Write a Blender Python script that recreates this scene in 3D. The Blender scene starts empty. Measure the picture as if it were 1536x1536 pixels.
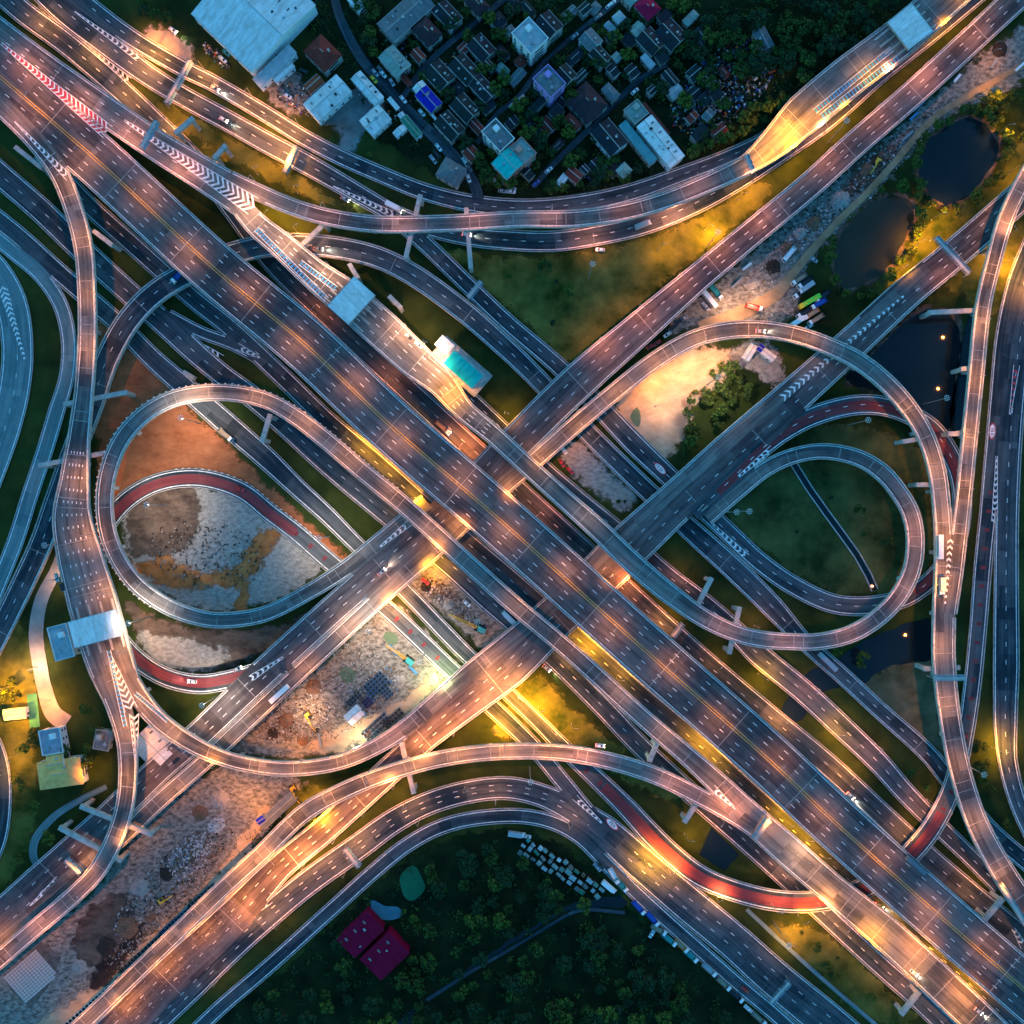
import bpy, bmesh, math, random
import numpy as np
R = math.radians
random.seed(11)
C = bpy.context.scene.collection
sc = bpy.context.scene

# ---------------------------------------------------------------- camera, sky, sun, exposure
H = 500.0            # camera height, metres
S = 0.33             # metres per photo pixel on the ground
cam = bpy.data.cameras.new("camera"); co = bpy.data.objects.new("camera", cam); C.objects.link(co)
co.location = (0, 0, H); co.rotation_euler = (0, 0, 0)
cam.sensor_width = 36; cam.lens = 18 * H / (768 * S); cam.clip_end = 5000; cam.clip_start = 1
sc.camera = co
w = bpy.data.worlds.new("World"); sc.world = w; w.use_nodes = True
nt = w.node_tree
sky = nt.nodes.new("ShaderNodeTexSky"); sky.sky_type = 'NISHITA'; sky.sun_disc = False
sky.sun_elevation = R(2.0); sky.sun_rotation = R(300); sky.air_density = 1.3; sky.dust_density = 0.3; sky.ozone_density = 3.0
bg = nt.nodes["Background"]; bg.inputs[1].default_value = 0.15
tint = nt.nodes.new("ShaderNodeMixRGB"); tint.blend_type = 'MULTIPLY'; tint.inputs[0].default_value = 1; tint.inputs[2].default_value = (.26, .86, 1.02, 1)   # deep blue hour
nt.links.new(sky.outputs[0], tint.inputs[1]); nt.links.new(tint.outputs[0], bg.inputs[0])
sl = bpy.data.lights.new("sun", 'SUN'); so = bpy.data.objects.new("sun", sl); C.objects.link(so)
sl.energy = 0.05; sl.angle = R(25); sl.color = (1, .70, .60); so.rotation_euler = (R(70), 0, R(150)); so.location = (0, 0, 300)
sc.view_settings.view_transform = 'Standard'; sc.view_settings.look = 'None'; sc.view_settings.gamma = 1
sc.view_settings.exposure = 3.25
LAMP = 1.22           # master scale of the street lamps

# ---------------------------------------------------------------- helpers
def P(x, y, z=0.0):
    k = S * (H - z) / H
    return ((x - 768) * k, -(y - 768) * k, z)
def PX(x, y, z):     # world -> photo pixel
    k = S * (H - z) / H
    return x / k + 768, 768 - y / k

MATS = {}
def mat(name, col, col2=None, scale=1.0, rough=.8, metal=0, emit=None, estr=1, kind='noise', detail=4, bump=0, spec=.06, contrast=(.35, .65), coords='Object', rgh=.62, ruts=0):
    if name in MATS: return MATS[name]
    m = bpy.data.materials.new(name); m.use_nodes = True; n = m.node_tree.nodes; l = m.node_tree.links
    b = n["Principled BSDF"]
    b.inputs['Roughness'].default_value = rough; b.inputs['Metallic'].default_value = metal
    b.inputs['Specular IOR Level'].default_value = spec
    if emit:
        b.inputs['Emission Color'].default_value = (*emit, 1); b.inputs['Emission Strength'].default_value = estr
    if col2 is None: col2 = tuple(min(1, c * 1.25) for c in col)
    tc = n.new("ShaderNodeTexCoord")
    r = n.new("ShaderNodeValToRGB")
    r.color_ramp.elements[0].position = contrast[0]; r.color_ramp.elements[1].position = contrast[1]
    r.color_ramp.elements[0].color = (*col, 1); r.color_ramp.elements[1].color = (*col2, 1)
    if kind == 'wave':
        t = n.new("ShaderNodeTexWave"); t.inputs['Scale'].default_value = scale; t.inputs['Distortion'].default_value = .3
        out = t.outputs['Fac']
    else:
        t = n.new("ShaderNodeTexNoise"); t.inputs['Scale'].default_value = scale; t.inputs['Detail'].default_value = detail
        t.inputs['Roughness'].default_value = rgh
        out = t.outputs['Fac']
    l.new(tc.outputs[coords], t.inputs['Vector']); l.new(out, r.inputs[0]); l.new(r.outputs[0], b.inputs['Base Color'])
    if ruts:   # vehicle ruts: the noise drawn out along one heading
        mq = n.new("ShaderNodeMapping"); mq.inputs['Rotation'].default_value = (0, 0, ruts); mq.inputs['Scale'].default_value = (.8, 1.35, 1)
        l.new(tc.outputs[coords], mq.inputs[0]); l.new(mq.outputs[0], t.inputs['Vector'])
    if kind == 'wave':   # sheet ribs plus streaked stains and odd replaced sheets
        t2 = n.new("ShaderNodeTexNoise"); t2.inputs['Scale'].default_value = .22; t2.inputs['Detail'].default_value = 9; t2.inputs['Roughness'].default_value = .72
        mp = n.new("ShaderNodeMapping"); mp.inputs['Scale'].default_value = (2.2, .6, 1); l.new(tc.outputs[coords], mp.inputs[0]); l.new(mp.outputs[0], t2.inputs['Vector'])
        r2 = n.new("ShaderNodeValToRGB"); r2.color_ramp.elements[0].position = .36; r2.color_ramp.elements[1].position = .60; r2.color_ramp.elements[0].color = (.70, .64, .60, 1); r2.color_ramp.elements[1].color = (1, 1, 1, 1)
        l.new(t2.outputs['Fac'], r2.inputs[0]); mx = n.new("ShaderNodeMixRGB"); mx.blend_type = 'MULTIPLY'; mx.inputs[0].default_value = 1
        l.new(r.outputs[0], mx.inputs[1]); l.new(r2.outputs[0], mx.inputs[2]); l.new(mx.outputs[0], b.inputs['Base Color'])
    if bump:
        bp = n.new("ShaderNodeBump"); bp.inputs['Strength'].default_value = bump; bp.inputs['Distance'].default_value = .5
        l.new(out, bp.inputs['Height']); l.new(bp.outputs[0], b.inputs['Normal'])
    MATS[name] = m
    return m

def road_mat(name, base, hi, lane=3.4, patch=.25, tint=None):
    """asphalt: wheel tracks and oil bands along the lane (from the UVs, metres), slabs of differing age, fine grain"""
    if name in MATS: return MATS[name]
    m = bpy.data.materials.new(name); m.use_nodes = True; n = m.node_tree.nodes; l = m.node_tree.links
    b = n["Principled BSDF"]; b.inputs['Roughness'].default_value = .62; b.inputs['Specular IOR Level'].default_value = .14
    uv = n.new("ShaderNodeUVMap"); uv.uv_map = "along"
    sep = n.new("ShaderNodeSeparateXYZ"); l.new(uv.outputs[0], sep.inputs[0])
    def math_(op, a, c=None, val=None):
        q = n.new("ShaderNodeMath"); q.operation = op
        l.new(a, q.inputs[0])
        if c is not None: l.new(c, q.inputs[1])
        if val is not None: q.inputs[1].default_value = val
        return q.outputs[0]
    tr = math_('COSINE', math_('MULTIPLY', sep.outputs[0], val=2 * math.pi * 2 / lane))
    mp = n.new("ShaderNodeMapping"); mp.inputs['Scale'].default_value = (.55, .03, 1); l.new(uv.outputs[0], mp.inputs[0])
    st = n.new("ShaderNodeTexNoise"); st.inputs['Scale'].default_value = 1.0; st.inputs['Detail'].default_value = 5; l.new(mp.outputs[0], st.inputs['Vector'])
    g = n.new("ShaderNodeTexNoise"); g.inputs['Scale'].default_value = .12; g.inputs['Detail'].default_value = 8; g.inputs['Roughness'].default_value = .7
    l.new(uv.outputs[0], g.inputs['Vector'])
    fl = math_('FLOOR', math_('MULTIPLY', sep.outputs[1], val=1 / 41.0))
    wn = n.new("ShaderNodeTexWhiteNoise"); wn.noise_dimensions = '1D'; l.new(fl, wn.inputs['W'])
    v = math_('ADD', math_('MULTIPLY', st.outputs['Fac'], val=1.35), math_('MULTIPLY', tr, val=.05))
    v = math_('ADD', v, math_('MULTIPLY', wn.outputs['Value'], val=patch))
    v = math_('ADD', v, math_('MULTIPLY', g.outputs['Fac'], val=.9))
    # resurfaced rectangles, one lane wide
    cb = n.new("ShaderNodeCombineXYZ"); l.new(math_('FLOOR', math_('MULTIPLY', sep.outputs[0], val=1 / 3.6)), cb.inputs[0]); l.new(math_('FLOOR', math_('MULTIPLY', sep.outputs[1], val=1 / 17.0)), cb.inputs[1])
    w2 = n.new("ShaderNodeTexWhiteNoise"); w2.noise_dimensions = '2D'; l.new(cb.outputs[0], w2.inputs['Vector'])
    v = math_('ADD', v, math_('MULTIPLY', math_('GREATER_THAN', w2.outputs['Value'], val=.90), val=.22))
    v = math_('SUBTRACT', v, math_('MULTIPLY', math_('LESS_THAN', w2.outputs['Value'], val=.08), val=.22))
    v = math_('SUBTRACT', v, val=.75 + patch / 2)
    r = n.new("ShaderNodeValToRGB"); r.color_ramp.elements[0].color = (*base, 1); r.color_ramp.elements[1].color = (*hi, 1)
    r.color_ramp.elements[0].position = .1; r.color_ramp.elements[1].position = .8
    l.new(v, r.inputs[0]); l.new(r.outputs[0], b.inputs['Base Color'])
    MATS[name] = m
    return m

M_as = road_mat('asphalt_dark', (.042, .037, .044), (.140, .122, .126), patch=.4)
M_rm = road_mat('asphalt_ramp', (.055, .055, .060), (.200, .190, .185), patch=.45)
M_gr = road_mat('asphalt_ground', (.014, .026, .038), (.090, .105, .120), patch=.5)
M_old = road_mat('road_weathered', (.08, .15, .17), (.20, .27, .28), patch=.3)
M_red = road_mat('asphalt_red', (.13, .026, .034), (.20, .05, .055))
M_conc = mat('concrete', (.30, .29, .28), (.44, .43, .41), .35, .85)
M_par = mat('parapet_concrete', (.22, .22, .215), (.46, .455, .44), .35, .85, contrast=(.3, .7), detail=8)
M_wh = mat('road_paint_white', (.34, .35, .36), (.82, .83, .84), .7, .6, contrast=(.34, .56), detail=8, rgh=.75)
M_ye = mat('road_paint_yellow', (.40, .24, .05), (.66, .40, .10), 1.0, .6)
M_rd = mat('road_paint_red', (.42, .04, .06), (.55, .07, .09), 1.0, .6)
M_bl = mat('road_paint_blue', (.03, .22, .48), (.06, .34, .62), 1.0, .6)
M_steel = mat('galvanised_steel', (.30, .33, .36), (.45, .48, .5), 1.0, .4, .7)
M_sign = mat('sign_panel_back', (.10, .26, .42), (.18, .36, .50), .8, .5, .2)
M_dark = mat('dark_metal', (.02, .02, .02), (.04, .04, .04), 1, .6)
M_rub = mat('tyre_rubber', (.012, .012, .012), (.02, .02, .02), 2, .9)
M_glass = mat('vehicle_glass', (.01, .014, .02), (.02, .025, .03), 1, .1, 0, spec=.6)
M_lampo = mat('lamp_lens_warm', (.9, .6, .3), None, 1, .4, emit=(1, .55, .22), estr=14)
M_lampw = mat('lamp_lens_white', (.9, .95, 1), None, 1, .4, emit=(.75, .9, 1), estr=6)
M_head = mat('headlight_lens', (1, .9, .7), None, 1, .4, emit=(1, .85, .6), estr=14)
M_tail = mat('taillight_lens', (.6, .02, .02), None, 1, .4, emit=(1, .05, .03), estr=4)

class MB:
    def __init__(s): s.v = []; s.f = []; s.mi = []; s.uv = []; s.mats = []
    def m(s, mt):
        if mt not in s.mats: s.mats.append(mt)
        return s.mats.index(mt)
    def face(s, pts, mt, uv=None):
        i = len(s.v); s.v += [tuple(p) for p in pts]; s.f.append(tuple(range(i, i + len(pts)))); s.mi.append(s.m(mt))
        s.uv.append(uv or [(p[0], p[1]) for p in pts])
    def box(s, cx, cy, cz, sx, sy, sz, mt, rot=0.0, taper=1.0):
        """cz = bottom"""
        c, n = math.cos(rot), math.sin(rot); a = []
        for z, k in ((cz, 1), (cz + sz, taper)):
            for dx, dy in ((-1, -1), (1, -1), (1, 1), (-1, 1)):
                x = dx * sx / 2 * k; y = dy * sy / 2 * k
                a.append((cx + x * c - y * n, cy + x * n + y * c, z))
        for q in ((3, 2, 1, 0), (4, 5, 6, 7), (0, 1, 5, 4), (1, 2, 6, 5), (2, 3, 7, 6), (3, 0, 4, 7)): s.face([a[k] for k in q], mt)
    def cyl(s, p0, p1, r0, r1, mt, n=8):
        p0 = np.array(p0, float); p1 = np.array(p1, float); d = p1 - p0; L = np.linalg.norm(d) + 1e-9; d = d / L
        a = np.cross(d, (0, 0, 1) if abs(d[2]) < .9 else (1, 0, 0)); a /= np.linalg.norm(a); b = np.cross(d, a)
        A = [p0 + r0 * (math.cos(t) * a + math.sin(t) * b) for t in np.linspace(0, 2 * math.pi, n, endpoint=False)]
        B = [p1 + r1 * (math.cos(t) * a + math.sin(t) * b) for t in np.linspace(0, 2 * math.pi, n, endpoint=False)]
        for k in range(n): s.face([A[(k + 1) % n], A[k], B[k], B[(k + 1) % n]], mt)
        s.face(A, mt); s.face(B[::-1], mt)
    def build(s, name, parent=None, smooth=False):
        me = bpy.data.meshes.new(name); me.from_pydata([tuple(map(float, p)) for p in s.v], [], s.f)
        for mt in s.mats: me.materials.append(mt)
        me.polygons.foreach_set('material_index', s.mi)
        ul = me.uv_layers.new(name="along"); flat = [c for f in s.uv for p in f for c in p]
        ul.data.foreach_set('uv', flat)
        if smooth: me.polygons.foreach_set('use_smooth', [True] * len(me.polygons))
        o = bpy.data.objects.new(name, me); C.objects.link(o)
        if parent: o.parent = parent
        return o

USED = {}
def tag(o, label, cat=None, group=None, kind=None):
    if label:
        o['label'] = label; USED.setdefault(label, []).append(o)
    if cat: o['category'] = cat
    if group: o['group'] = group
    if kind: o['kind'] = kind
    return o
def thing(name, label, cat, loc=(0, 0, 0), rz=0, group=None):
    o = bpy.data.objects.new(name, None); o.empty_display_size = .5; C.objects.link(o); o.location = loc; o.rotation_euler = (0, 0, rz)
    return tag(o, label, cat, group)
def dup(root, loc, rz, label, group=None, scale=None):
    r = root.copy(); C.objects.link(r); r.location = loc; r.rotation_euler = (0, 0, rz)
    if scale is not None: r.scale = scale if isinstance(scale, tuple) else (scale,) * 3
    r['label'] = label
    if group: r['group'] = group
    for ch in KIDS[root.name]:
        c = ch.copy(); C.objects.link(c); c.parent = r
        for g in KIDS.get(ch.name, []):
            d = g.copy(); C.objects.link(d); d.parent = c
    return r
KIDS = {}
def reg(root):
    for o in (root, *root.children): KIDS[o.name] = list(o.children)
    return root

LMK = [("the blue-white warehouse", 380, 20), ("the red hipped house", 484, 78), ("the blue-roofed shed", 641, 146), ("the turquoise-roofed building", 770, 245),
       ("the purple-walled block", 825, 130), ("the long white factory roof", 990, 208), ("the scrapyard", 1070, 150), ("the upper right toll canopy", 1365, 40),
       ("the round upper pond", 1438, 234), ("the lower brown pond", 1305, 360), ("the parked green bus", 1217, 450), ("the sandy clearing", 1010, 600),
       ("the middle toll canopy", 527, 450), ("the teal-roofed toll office", 696, 560), ("the central crossing", 768, 800), ("the left loop ramp", 170, 760),
       ("the earth mound inside the left loop", 300, 840), ("the left toll canopy", 143, 943), ("the yellow-roofed house", 86, 1162), ("the white tent roof", 232, 1112),
       ("the rubble heap", 285, 1285), ("the grid of precast slabs", 49, 1462), ("the maroon-roofed hall", 557, 1418), ("the green pool", 617, 1325),
       ("the row of shacks", 840, 1290), ("the red curved road", 1010, 1290), ("the square canal basin", 1080, 1275), ("the right inner loop", 1250, 780),
       ("the drainage channel", 1260, 780), ("the dark right pond", 1390, 560), ("the far right dual road", 1510, 900), ("the lower right corner ramp", 1500, 1330),
       ("the triangular grass field", 900, 420), ("the construction yard", 530, 1040), ("the ground under the wide motorway", 1180, 1190), ("the upper left motorway split", 190, 190),
       ("the wooded lower edge", 760, 1450), ("the left chevron road", 30, 500), ("the dirt track", 1400, 180), ("the lower right verge", 1300, 1440)]
def where(px, py):
    d = sorted(LMK, key=lambda q: (q[1] - px) ** 2 + (q[2] - py) ** 2)[0]
    dx, dy = px - d[1], py - d[2]; r = math.hypot(dx, dy)
    names = ["right of", "below and right of", "below", "below and left of", "left of", "above and left of", "above", "above and right of"]
    k = int(((math.degrees(math.atan2(dy, dx)) + 360 + 22.5) % 360) // 45)
    far = "just " if r < 45 else ("" if r < 110 else "well ")
    return far + names[k] + " " + d[0]

def crs(pts, step=3.0):
    """centripetal Catmull-Rom through rows (x, y, w, z)"""
    A = np.array(pts, float)
    A = np.vstack([2 * A[0] - A[1], A, 2 * A[-1] - A[-2]]); out = []
    for i in range(1, len(A) - 2):
        p0, p1, p2, p3 = A[i - 1], A[i], A[i + 1], A[i + 2]
        def tj(t, a, b): return t + max(1e-3, np.linalg.norm(a[:2] - b[:2])) ** .5
        t0 = 0; t1 = tj(t0, p0, p1); t2 = tj(t1, p1, p2); t3 = tj(t2, p2, p3)
        n = max(2, int(np.linalg.norm(p2[:2] - p1[:2]) / step))
        for t in np.linspace(t1, t2, n, endpoint=False):
            a1 = (t1 - t) / (t1 - t0) * p0 + (t - t0) / (t1 - t0) * p1
            a2 = (t2 - t) / (t2 - t1) * p1 + (t - t1) / (t2 - t1) * p2
            a3 = (t3 - t) / (t3 - t2) * p2 + (t - t2) / (t3 - t2) * p3
            b1 = (t2 - t) / (t2 - t0) * a1 + (t - t0) / (t2 - t0) * a2
            b2 = (t3 - t) / (t3 - t1) * a2 + (t - t1) / (t3 - t1) * a3
            c = (t2 - t) / (t2 - t1) * b1 + (t - t1) / (t2 - t1) * b2
            c[2:] = p1[2:] + (p2[2:] - p1[2:]) * (t - t1) / (t2 - t1)
            out.append(c)
    out.append(A[-2]); return np.array(out)

class Road: pass
ROADS = []
def road(key, pts, mt, lanes=2, z=None, elev=False, **kw):
    r = Road(); r.key = key; r.mat = mt; r.lanes = lanes; r.elev = elev; r.kw = kw
    rows = [(p[0], p[1], p[2], (p[3] if len(p) > 3 else z)) for p in pts]
    c = crs(rows)
    k = len(ROADS); bias = .035 * (k % 9) + (.02 if elev else .10)
    zz = c[:, 3] + bias
    kk = S * (H - zz) / H
    r.c = np.stack([(c[:, 0] - 768) * kk, -(c[:, 1] - 768) * kk, zz], 1); r.hw = c[:, 2] * kk / 2
    d = np.gradient(r.c[:, :2], axis=0); d /= np.linalg.norm(d, axis=1)[:, None] + 1e-9
    r.d = d; r.n = np.stack([-d[:, 1], d[:, 0]], 1)     # n = left of travel
    r.s = np.concatenate([[0], np.cumsum(np.linalg.norm(np.diff(r.c[:, :2], axis=0), axis=1))])
    r.bias = bias; ROADS.append(r); return r
def at(r, s):
    f = np.interp(s, r.s, np.arange(len(r.s))); i = min(int(f), len(r.s) - 2); t = f - i
    return r.c[i] * (1 - t) + r.c[i + 1] * t, r.d[i], r.n[i], r.hw[i] * (1 - t) + r.hw[i + 1] * t
def inside(p, z, me=None, tol=2.0, margin=.5, below=False):
    for q in ROADS:
        if q is me: continue
        d = np.hypot(q.c[:, 0] - p[0], q.c[:, 1] - p[1]); j = int(np.argmin(d - q.hw))
        if d[j] < q.hw[j] - margin and (q.c[j, 2] < z - 2.5 if below else abs(q.c[j, 2] - z) < tol):
            return q
    return None
def anyroad(x, y, margin=0.0):
    for q in ROADS:
        d = np.hypot(q.c[:, 0] - x, q.c[:, 1] - y)
        if (d < q.hw + margin).any(): return True
    return False
def ribbon(mb, r, o0, o1, dz, mt, keep=None, uvs=True):
    """strip between lateral offsets o0 > o1 (arrays or scalars, metres left of the axis)"""
    n = len(r.s); o0 = np.broadcast_to(o0, n); o1 = np.broadcast_to(o1, n)
    A = np.column_stack([r.c[:, :2] + r.n * o0[:, None], r.c[:, 2] + dz]); B = np.column_stack([r.c[:, :2] + r.n * o1[:, None], r.c[:, 2] + dz])
    for i in range(n - 1):
        if keep is not None and not (keep[i] and keep[i + 1]): continue
        mb.face([B[i], B[i + 1], A[i + 1], A[i]], mt, [(o1[i], r.s[i]), (o1[i + 1], r.s[i + 1]), (o0[i + 1], r.s[i + 1]), (o0[i], r.s[i])])
def wall(mb, r, off, wd, z0, z1, mt, keep=None):
    n = len(r.s); off = np.broadcast_to(off, n)
    def L(o, z): return np.column_stack([r.c[:, :2] + r.n * o[:, None], r.c[:, 2] + z])
    a, b, c, d = L(off + wd / 2, z0), L(off + wd / 2, z1), L(off - wd / 2, z1), L(off - wd / 2, z0)
    for i in range(n - 1):
        if keep is not None and not (keep[i] and keep[i + 1]): continue
        for u, v in ((a, b), (b, c), (c, d)): mb.face([u[i + 1], v[i + 1], v[i], u[i]][::-1], mt)
        if z0 < -.1: mb.face([a[i], a[i + 1], d[i + 1], d[i]][::-1], mt)
        if i == 0 or (keep is not None and not keep[i - 1]): mb.face([a[i], b[i], c[i], d[i]], mt)
        if i == n - 2 or (keep is not None and i + 2 < n and not keep[i + 2]): mb.face([d[i + 1], c[i + 1], b[i + 1], a[i + 1]], mt)
def quad_on(mb, r, s0, s1, o0, o1, dz, mt):
    p, d, n, h = at(r, s0); q, d2, n2, h2 = at(r, s1)
    pts = [(*(p[:2] + n * o1), p[2] + dz), (*(q[:2] + n2 * o1), q[2] + dz), (*(q[:2] + n2 * o0), q[2] + dz), (*(p[:2] + n * o0), p[2] + dz)]
    mb.face(pts, mt)

# ---------------------------------------------------------------- the road network (photo pixels x, y, width; height in metres)
main_ = road('main', [(-60, 62, 78), (0, 115, 78), (78, 182, 78), (156, 250, 78), (318, 400, 79), (458, 517, 80), (583, 636, 80), (745, 776, 80), (968, 976, 80), (1160, 1146, 80), (1240, 1222, 80), (1370, 1339, 80), (1536, 1484, 80), (1600, 1540, 80)], M_as, 6, 14, True,
   label='wide elevated motorway with double yellow centre lines running from upper left to lower right')
r2 = road('r2', [(-60, 2, 42), (0, 50, 42), (60, 96, 44), (120, 139, 45), (180, 181, 46), (236, 219, 46), (300, 258, 50), (368, 300, 56)], M_rm, 3, 14, True, notip=1,
   label='pink lit elevated slip road beside the red chevrons at the upper left')
r2a = road('r2a', [(345, 268, 24, 14), (380, 285, 25, 14), (430, 307, 25, 13.5), (484, 324, 25, 13), (562, 336, 25, 13), (670, 335, 25, 13), (780, 329, 25, 12), (864, 328, 26, 11), (935, 318, 26, 10), (994, 302, 26, 10), (1060, 276, 27, 9), (1120, 247, 30, 9), (1160, 216, 46, 9), (1205, 172, 62, 9), (1270, 117, 62, 9), (1345, 60, 60, 9), (1420, -5, 56, 9), (1470, -50, 56, 9)], M_rm, 1, None, True,
   label='curved elevated ramp sweeping over the upper frontage roads to the upper right toll canopy')
r2b = road('r2b', [(350, 296, 30), (386, 338, 36), (420, 366, 40), (470, 410, 46), (520, 448, 56), (575, 496, 58), (620, 538, 54), (660, 572, 44), (695, 614, 32), (740, 652, 29), (790, 698, 29), (850, 752, 30), (900, 797, 32), (940, 836, 33), (996, 884, 32), (1059, 929, 28), (1111, 952, 26), (1150, 960, 26), (1180, 962, 25, 13), (1230, 962, 25, 12.5), (1285, 947, 26, 12), (1337, 908, 26, 11.5), (1366, 860, 26, 11), (1373, 812, 26, 10), (1366, 770, 26, 9.5), (1346, 735, 26, 9), (1322, 708, 26, 8.5), (1287, 687, 25, 8), (1235, 677, 24, 7.5), (1190, 684, 24, 7), (1150, 702, 25, 7), (1110, 733, 26, 7), (1060, 776, 26, 7)], M_rm, 1, 14, True,
   label='toll road that narrows to a ramp and coils into the right inner loop')
rD = road('rD', [(-50, 112, 30), (0, 158, 30), (50, 208, 29), (88, 258, 29), (112, 318, 28), (125, 370, 28), (130, 430, 27), (131, 510, 27), (126, 590, 28), (118, 660, 33), (112, 720, 44), (108, 775, 58), (120, 835, 68), (138, 900, 74), (152, 950, 74), (168, 1000, 70), (188, 1050, 60)], M_rm, 1, 14, True,
   label='tall ramp down the left side that widens into the left toll plaza')
rW1 = road('rW1', [(160, 1010, 44, 14), (178, 1060, 36, 14), (190, 1110, 30, 14), (192, 1160, 27, 14), (187, 1210, 27, 14), (172, 1258, 27, 13), (146, 1306, 27, 12), (110, 1344, 27, 11), (58, 1388, 27, 10), (0, 1438, 27, 9), (-40, 1472, 27, 9)], M_rm, 1, None, True,
   label='narrow ramp leaving the left toll plaza toward the lower left corner')
rW2 = road('rW2', [(188, 1010, 30, 14), (212, 1050, 30, 14), (242, 1084, 28, 14), (290, 1117, 26, 14), (335, 1137, 23, 14), (380, 1148, 23, 13.5), (432, 1153, 23, 13), (505, 1144, 23, 11.5), (560, 1122, 24, 10), (605, 1094, 26, 8.5), (650, 1056, 27, 7.5), (705, 1007, 27, 7), (780, 946, 27, 7), (850, 884, 27, 7), (925, 808, 27, 7), (1000, 742, 27, 7), (1080, 670, 27, 7), (1160, 600, 24, 7), (1248, 524, 24, 7), (1320, 460, 22, 7), (1390, 400, 22, 7)], M_rm, 1, None, True,
   label='ramp curving from the left toll plaza under the motorway beside the lower crossing deck')
rB = road('rB', [(640, 752, 26, 7), (600, 787, 26, 7), (560, 820, 26, 7), (520, 852, 26, 7.5), (460, 890, 24, 8.5), (400, 920, 24, 9.5), (355, 929, 24, 10.5), (312, 929, 24, 11), (253, 910, 25, 11.5), (201, 872, 25, 12), (168, 818, 25, 12.5), (157, 765, 25, 13), (162, 710, 25, 13.5), (182, 660, 25, 14), (215, 623, 25, 14), (255, 600, 25, 14), (300, 590, 25, 14), (350, 590, 25, 14), (400, 601, 25, 14), (440, 623, 26, 14), (484, 656, 27, 14), (545, 708, 27, 14), (600, 753, 27, 14), (645, 793, 27, 14), (700, 843, 27, 14), (775, 910, 27, 14), (850, 973, 27, 14), (968, 1080, 28, 14), (1030, 1133, 30, 13.5), (1075, 1174, 34, 13), (1120, 1220, 44, 12), (1180, 1274, 48, 11), (1242, 1328, 46, 11), (1329, 1400, 52, 11), (1432, 1495, 54, 10), (1500, 1560, 54, 10)], M_rm, 1, None, True, dots=1,
   label='long ramp that circles the left loop then runs below the motorway to the lower right')
rN = road('rN', [(85, 1572, 26, 4), (130, 1530, 26, 5), (263, 1402, 26, 7), (330, 1337, 26, 9), (390, 1282, 27, 10), (458, 1218, 27, 12), (510, 1189, 26, 13), (562, 1167, 25, 13), (640, 1143, 24, 13), (700, 1132, 24, 13), (760, 1127, 24, 13), (830, 1128, 24, 13), (890, 1136, 25, 13), (975, 1160, 26, 12.5), (1050, 1195, 26, 12), (1115, 1232, 26, 12), (1160, 1266, 26, 11), (1190, 1290, 24, 11)], M_rm, 1, None, True,
   label='orange lit ramp arching over the lower crossing from the lower left')
# north-east / south-west crossing decks
d1 = road('d1', [(-50, 1435, 60, 6), (0, 1384, 62, 6), (60, 1328, 60, 6.5), (156, 1234, 46, 7), (234, 1158, 42, 7), (297, 1103, 42, 7), (400, 1005, 44, 7), (510, 905, 44, 7), (588, 838, 46, 7), (690, 750, 52, 7), (770, 668, 54, 7), (868, 572, 56, 7), (960, 492, 50, 7), (1048, 416, 42, 7), (1136, 343, 40, 6), (1210, 282, 40, 5), (1285, 214, 40, 4), (1370, 140, 40, 3), (1470, 48, 40, 2), (1530, -8, 42, 2), (1570, -45, 42, 2)], M_as, 3, None, True,
   label='upper crossing deck running under the motorway from lower left to the upper right corner')
d1c = road('d1c', [(-50, 1455, 24, 6), (0, 1412, 24, 6), (100, 1323, 25, 7), (182, 1256, 26, 7), (234, 1206, 26, 7), (307, 1142, 26, 7), (373, 1080, 26, 7), (479, 981, 26, 7), (604, 866, 27, 7), (655, 822, 27, 7), (730, 752, 27, 7), (803, 690, 27, 7), (860, 640, 27, 7.5), (910, 598, 27, 8.5), (984, 540, 27, 10), (1041, 508, 26, 11), (1090, 496, 26, 12), (1138, 494, 26, 12.5), (1188, 501, 26, 13), (1240, 518, 26, 13.5), (1290, 543, 27, 14), (1342, 587, 27, 14), (1383, 643, 26, 14), (1404, 700, 26, 14), (1414, 780, 26, 14), (1416, 850, 28, 14), (1416, 920, 34, 14), (1416, 994, 34, 14), (1424, 1070, 32, 14), (1440, 1155, 32, 13), (1466, 1235, 33, 12.5), (1506, 1310, 36, 12), (1550, 1375, 38, 12), (1580, 1420, 38, 12)], M_rm, 1, None, True,
   label='slim ramp splitting from the upper crossing deck and arching round the big right loop')
rE = road('rE', [(1556, 236, 24), (1530, 282, 24), (1508, 330, 24), (1492, 385, 23), (1475, 458, 23), (1464, 562, 23), (1454, 660, 23), (1446, 740, 23), (1439, 800, 24), (1432, 860, 24), (1424, 920, 22)], M_rm, 1, 14, True,
   label='straight pinkish ramp descending the right side from the upper right edge')
d2 = road('d2', [(1570, 262, 46, 7), (1520, 304, 46, 7), (1428, 384, 46, 7), (1360, 440, 48, 7), (1265, 528, 50, 7), (1180, 606, 52, 7), (1100, 680, 56, 7), (1020, 752, 56, 7), (965, 806, 56, 7), (900, 870, 56, 7), (830, 935, 58, 7), (765, 1000, 60, 7), (700, 1054, 50, 7), (640, 1104, 42, 7), (560, 1178, 41, 6), (485, 1246, 40, 5), (420, 1300, 41, 3), (340, 1385, 56, 1.0), (260, 1460, 60, .5), (160, 1560, 62, .5)], M_as, 3, None, True,
   label='lower crossing deck passing under the motorway from the right pond to the lower left')
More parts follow.
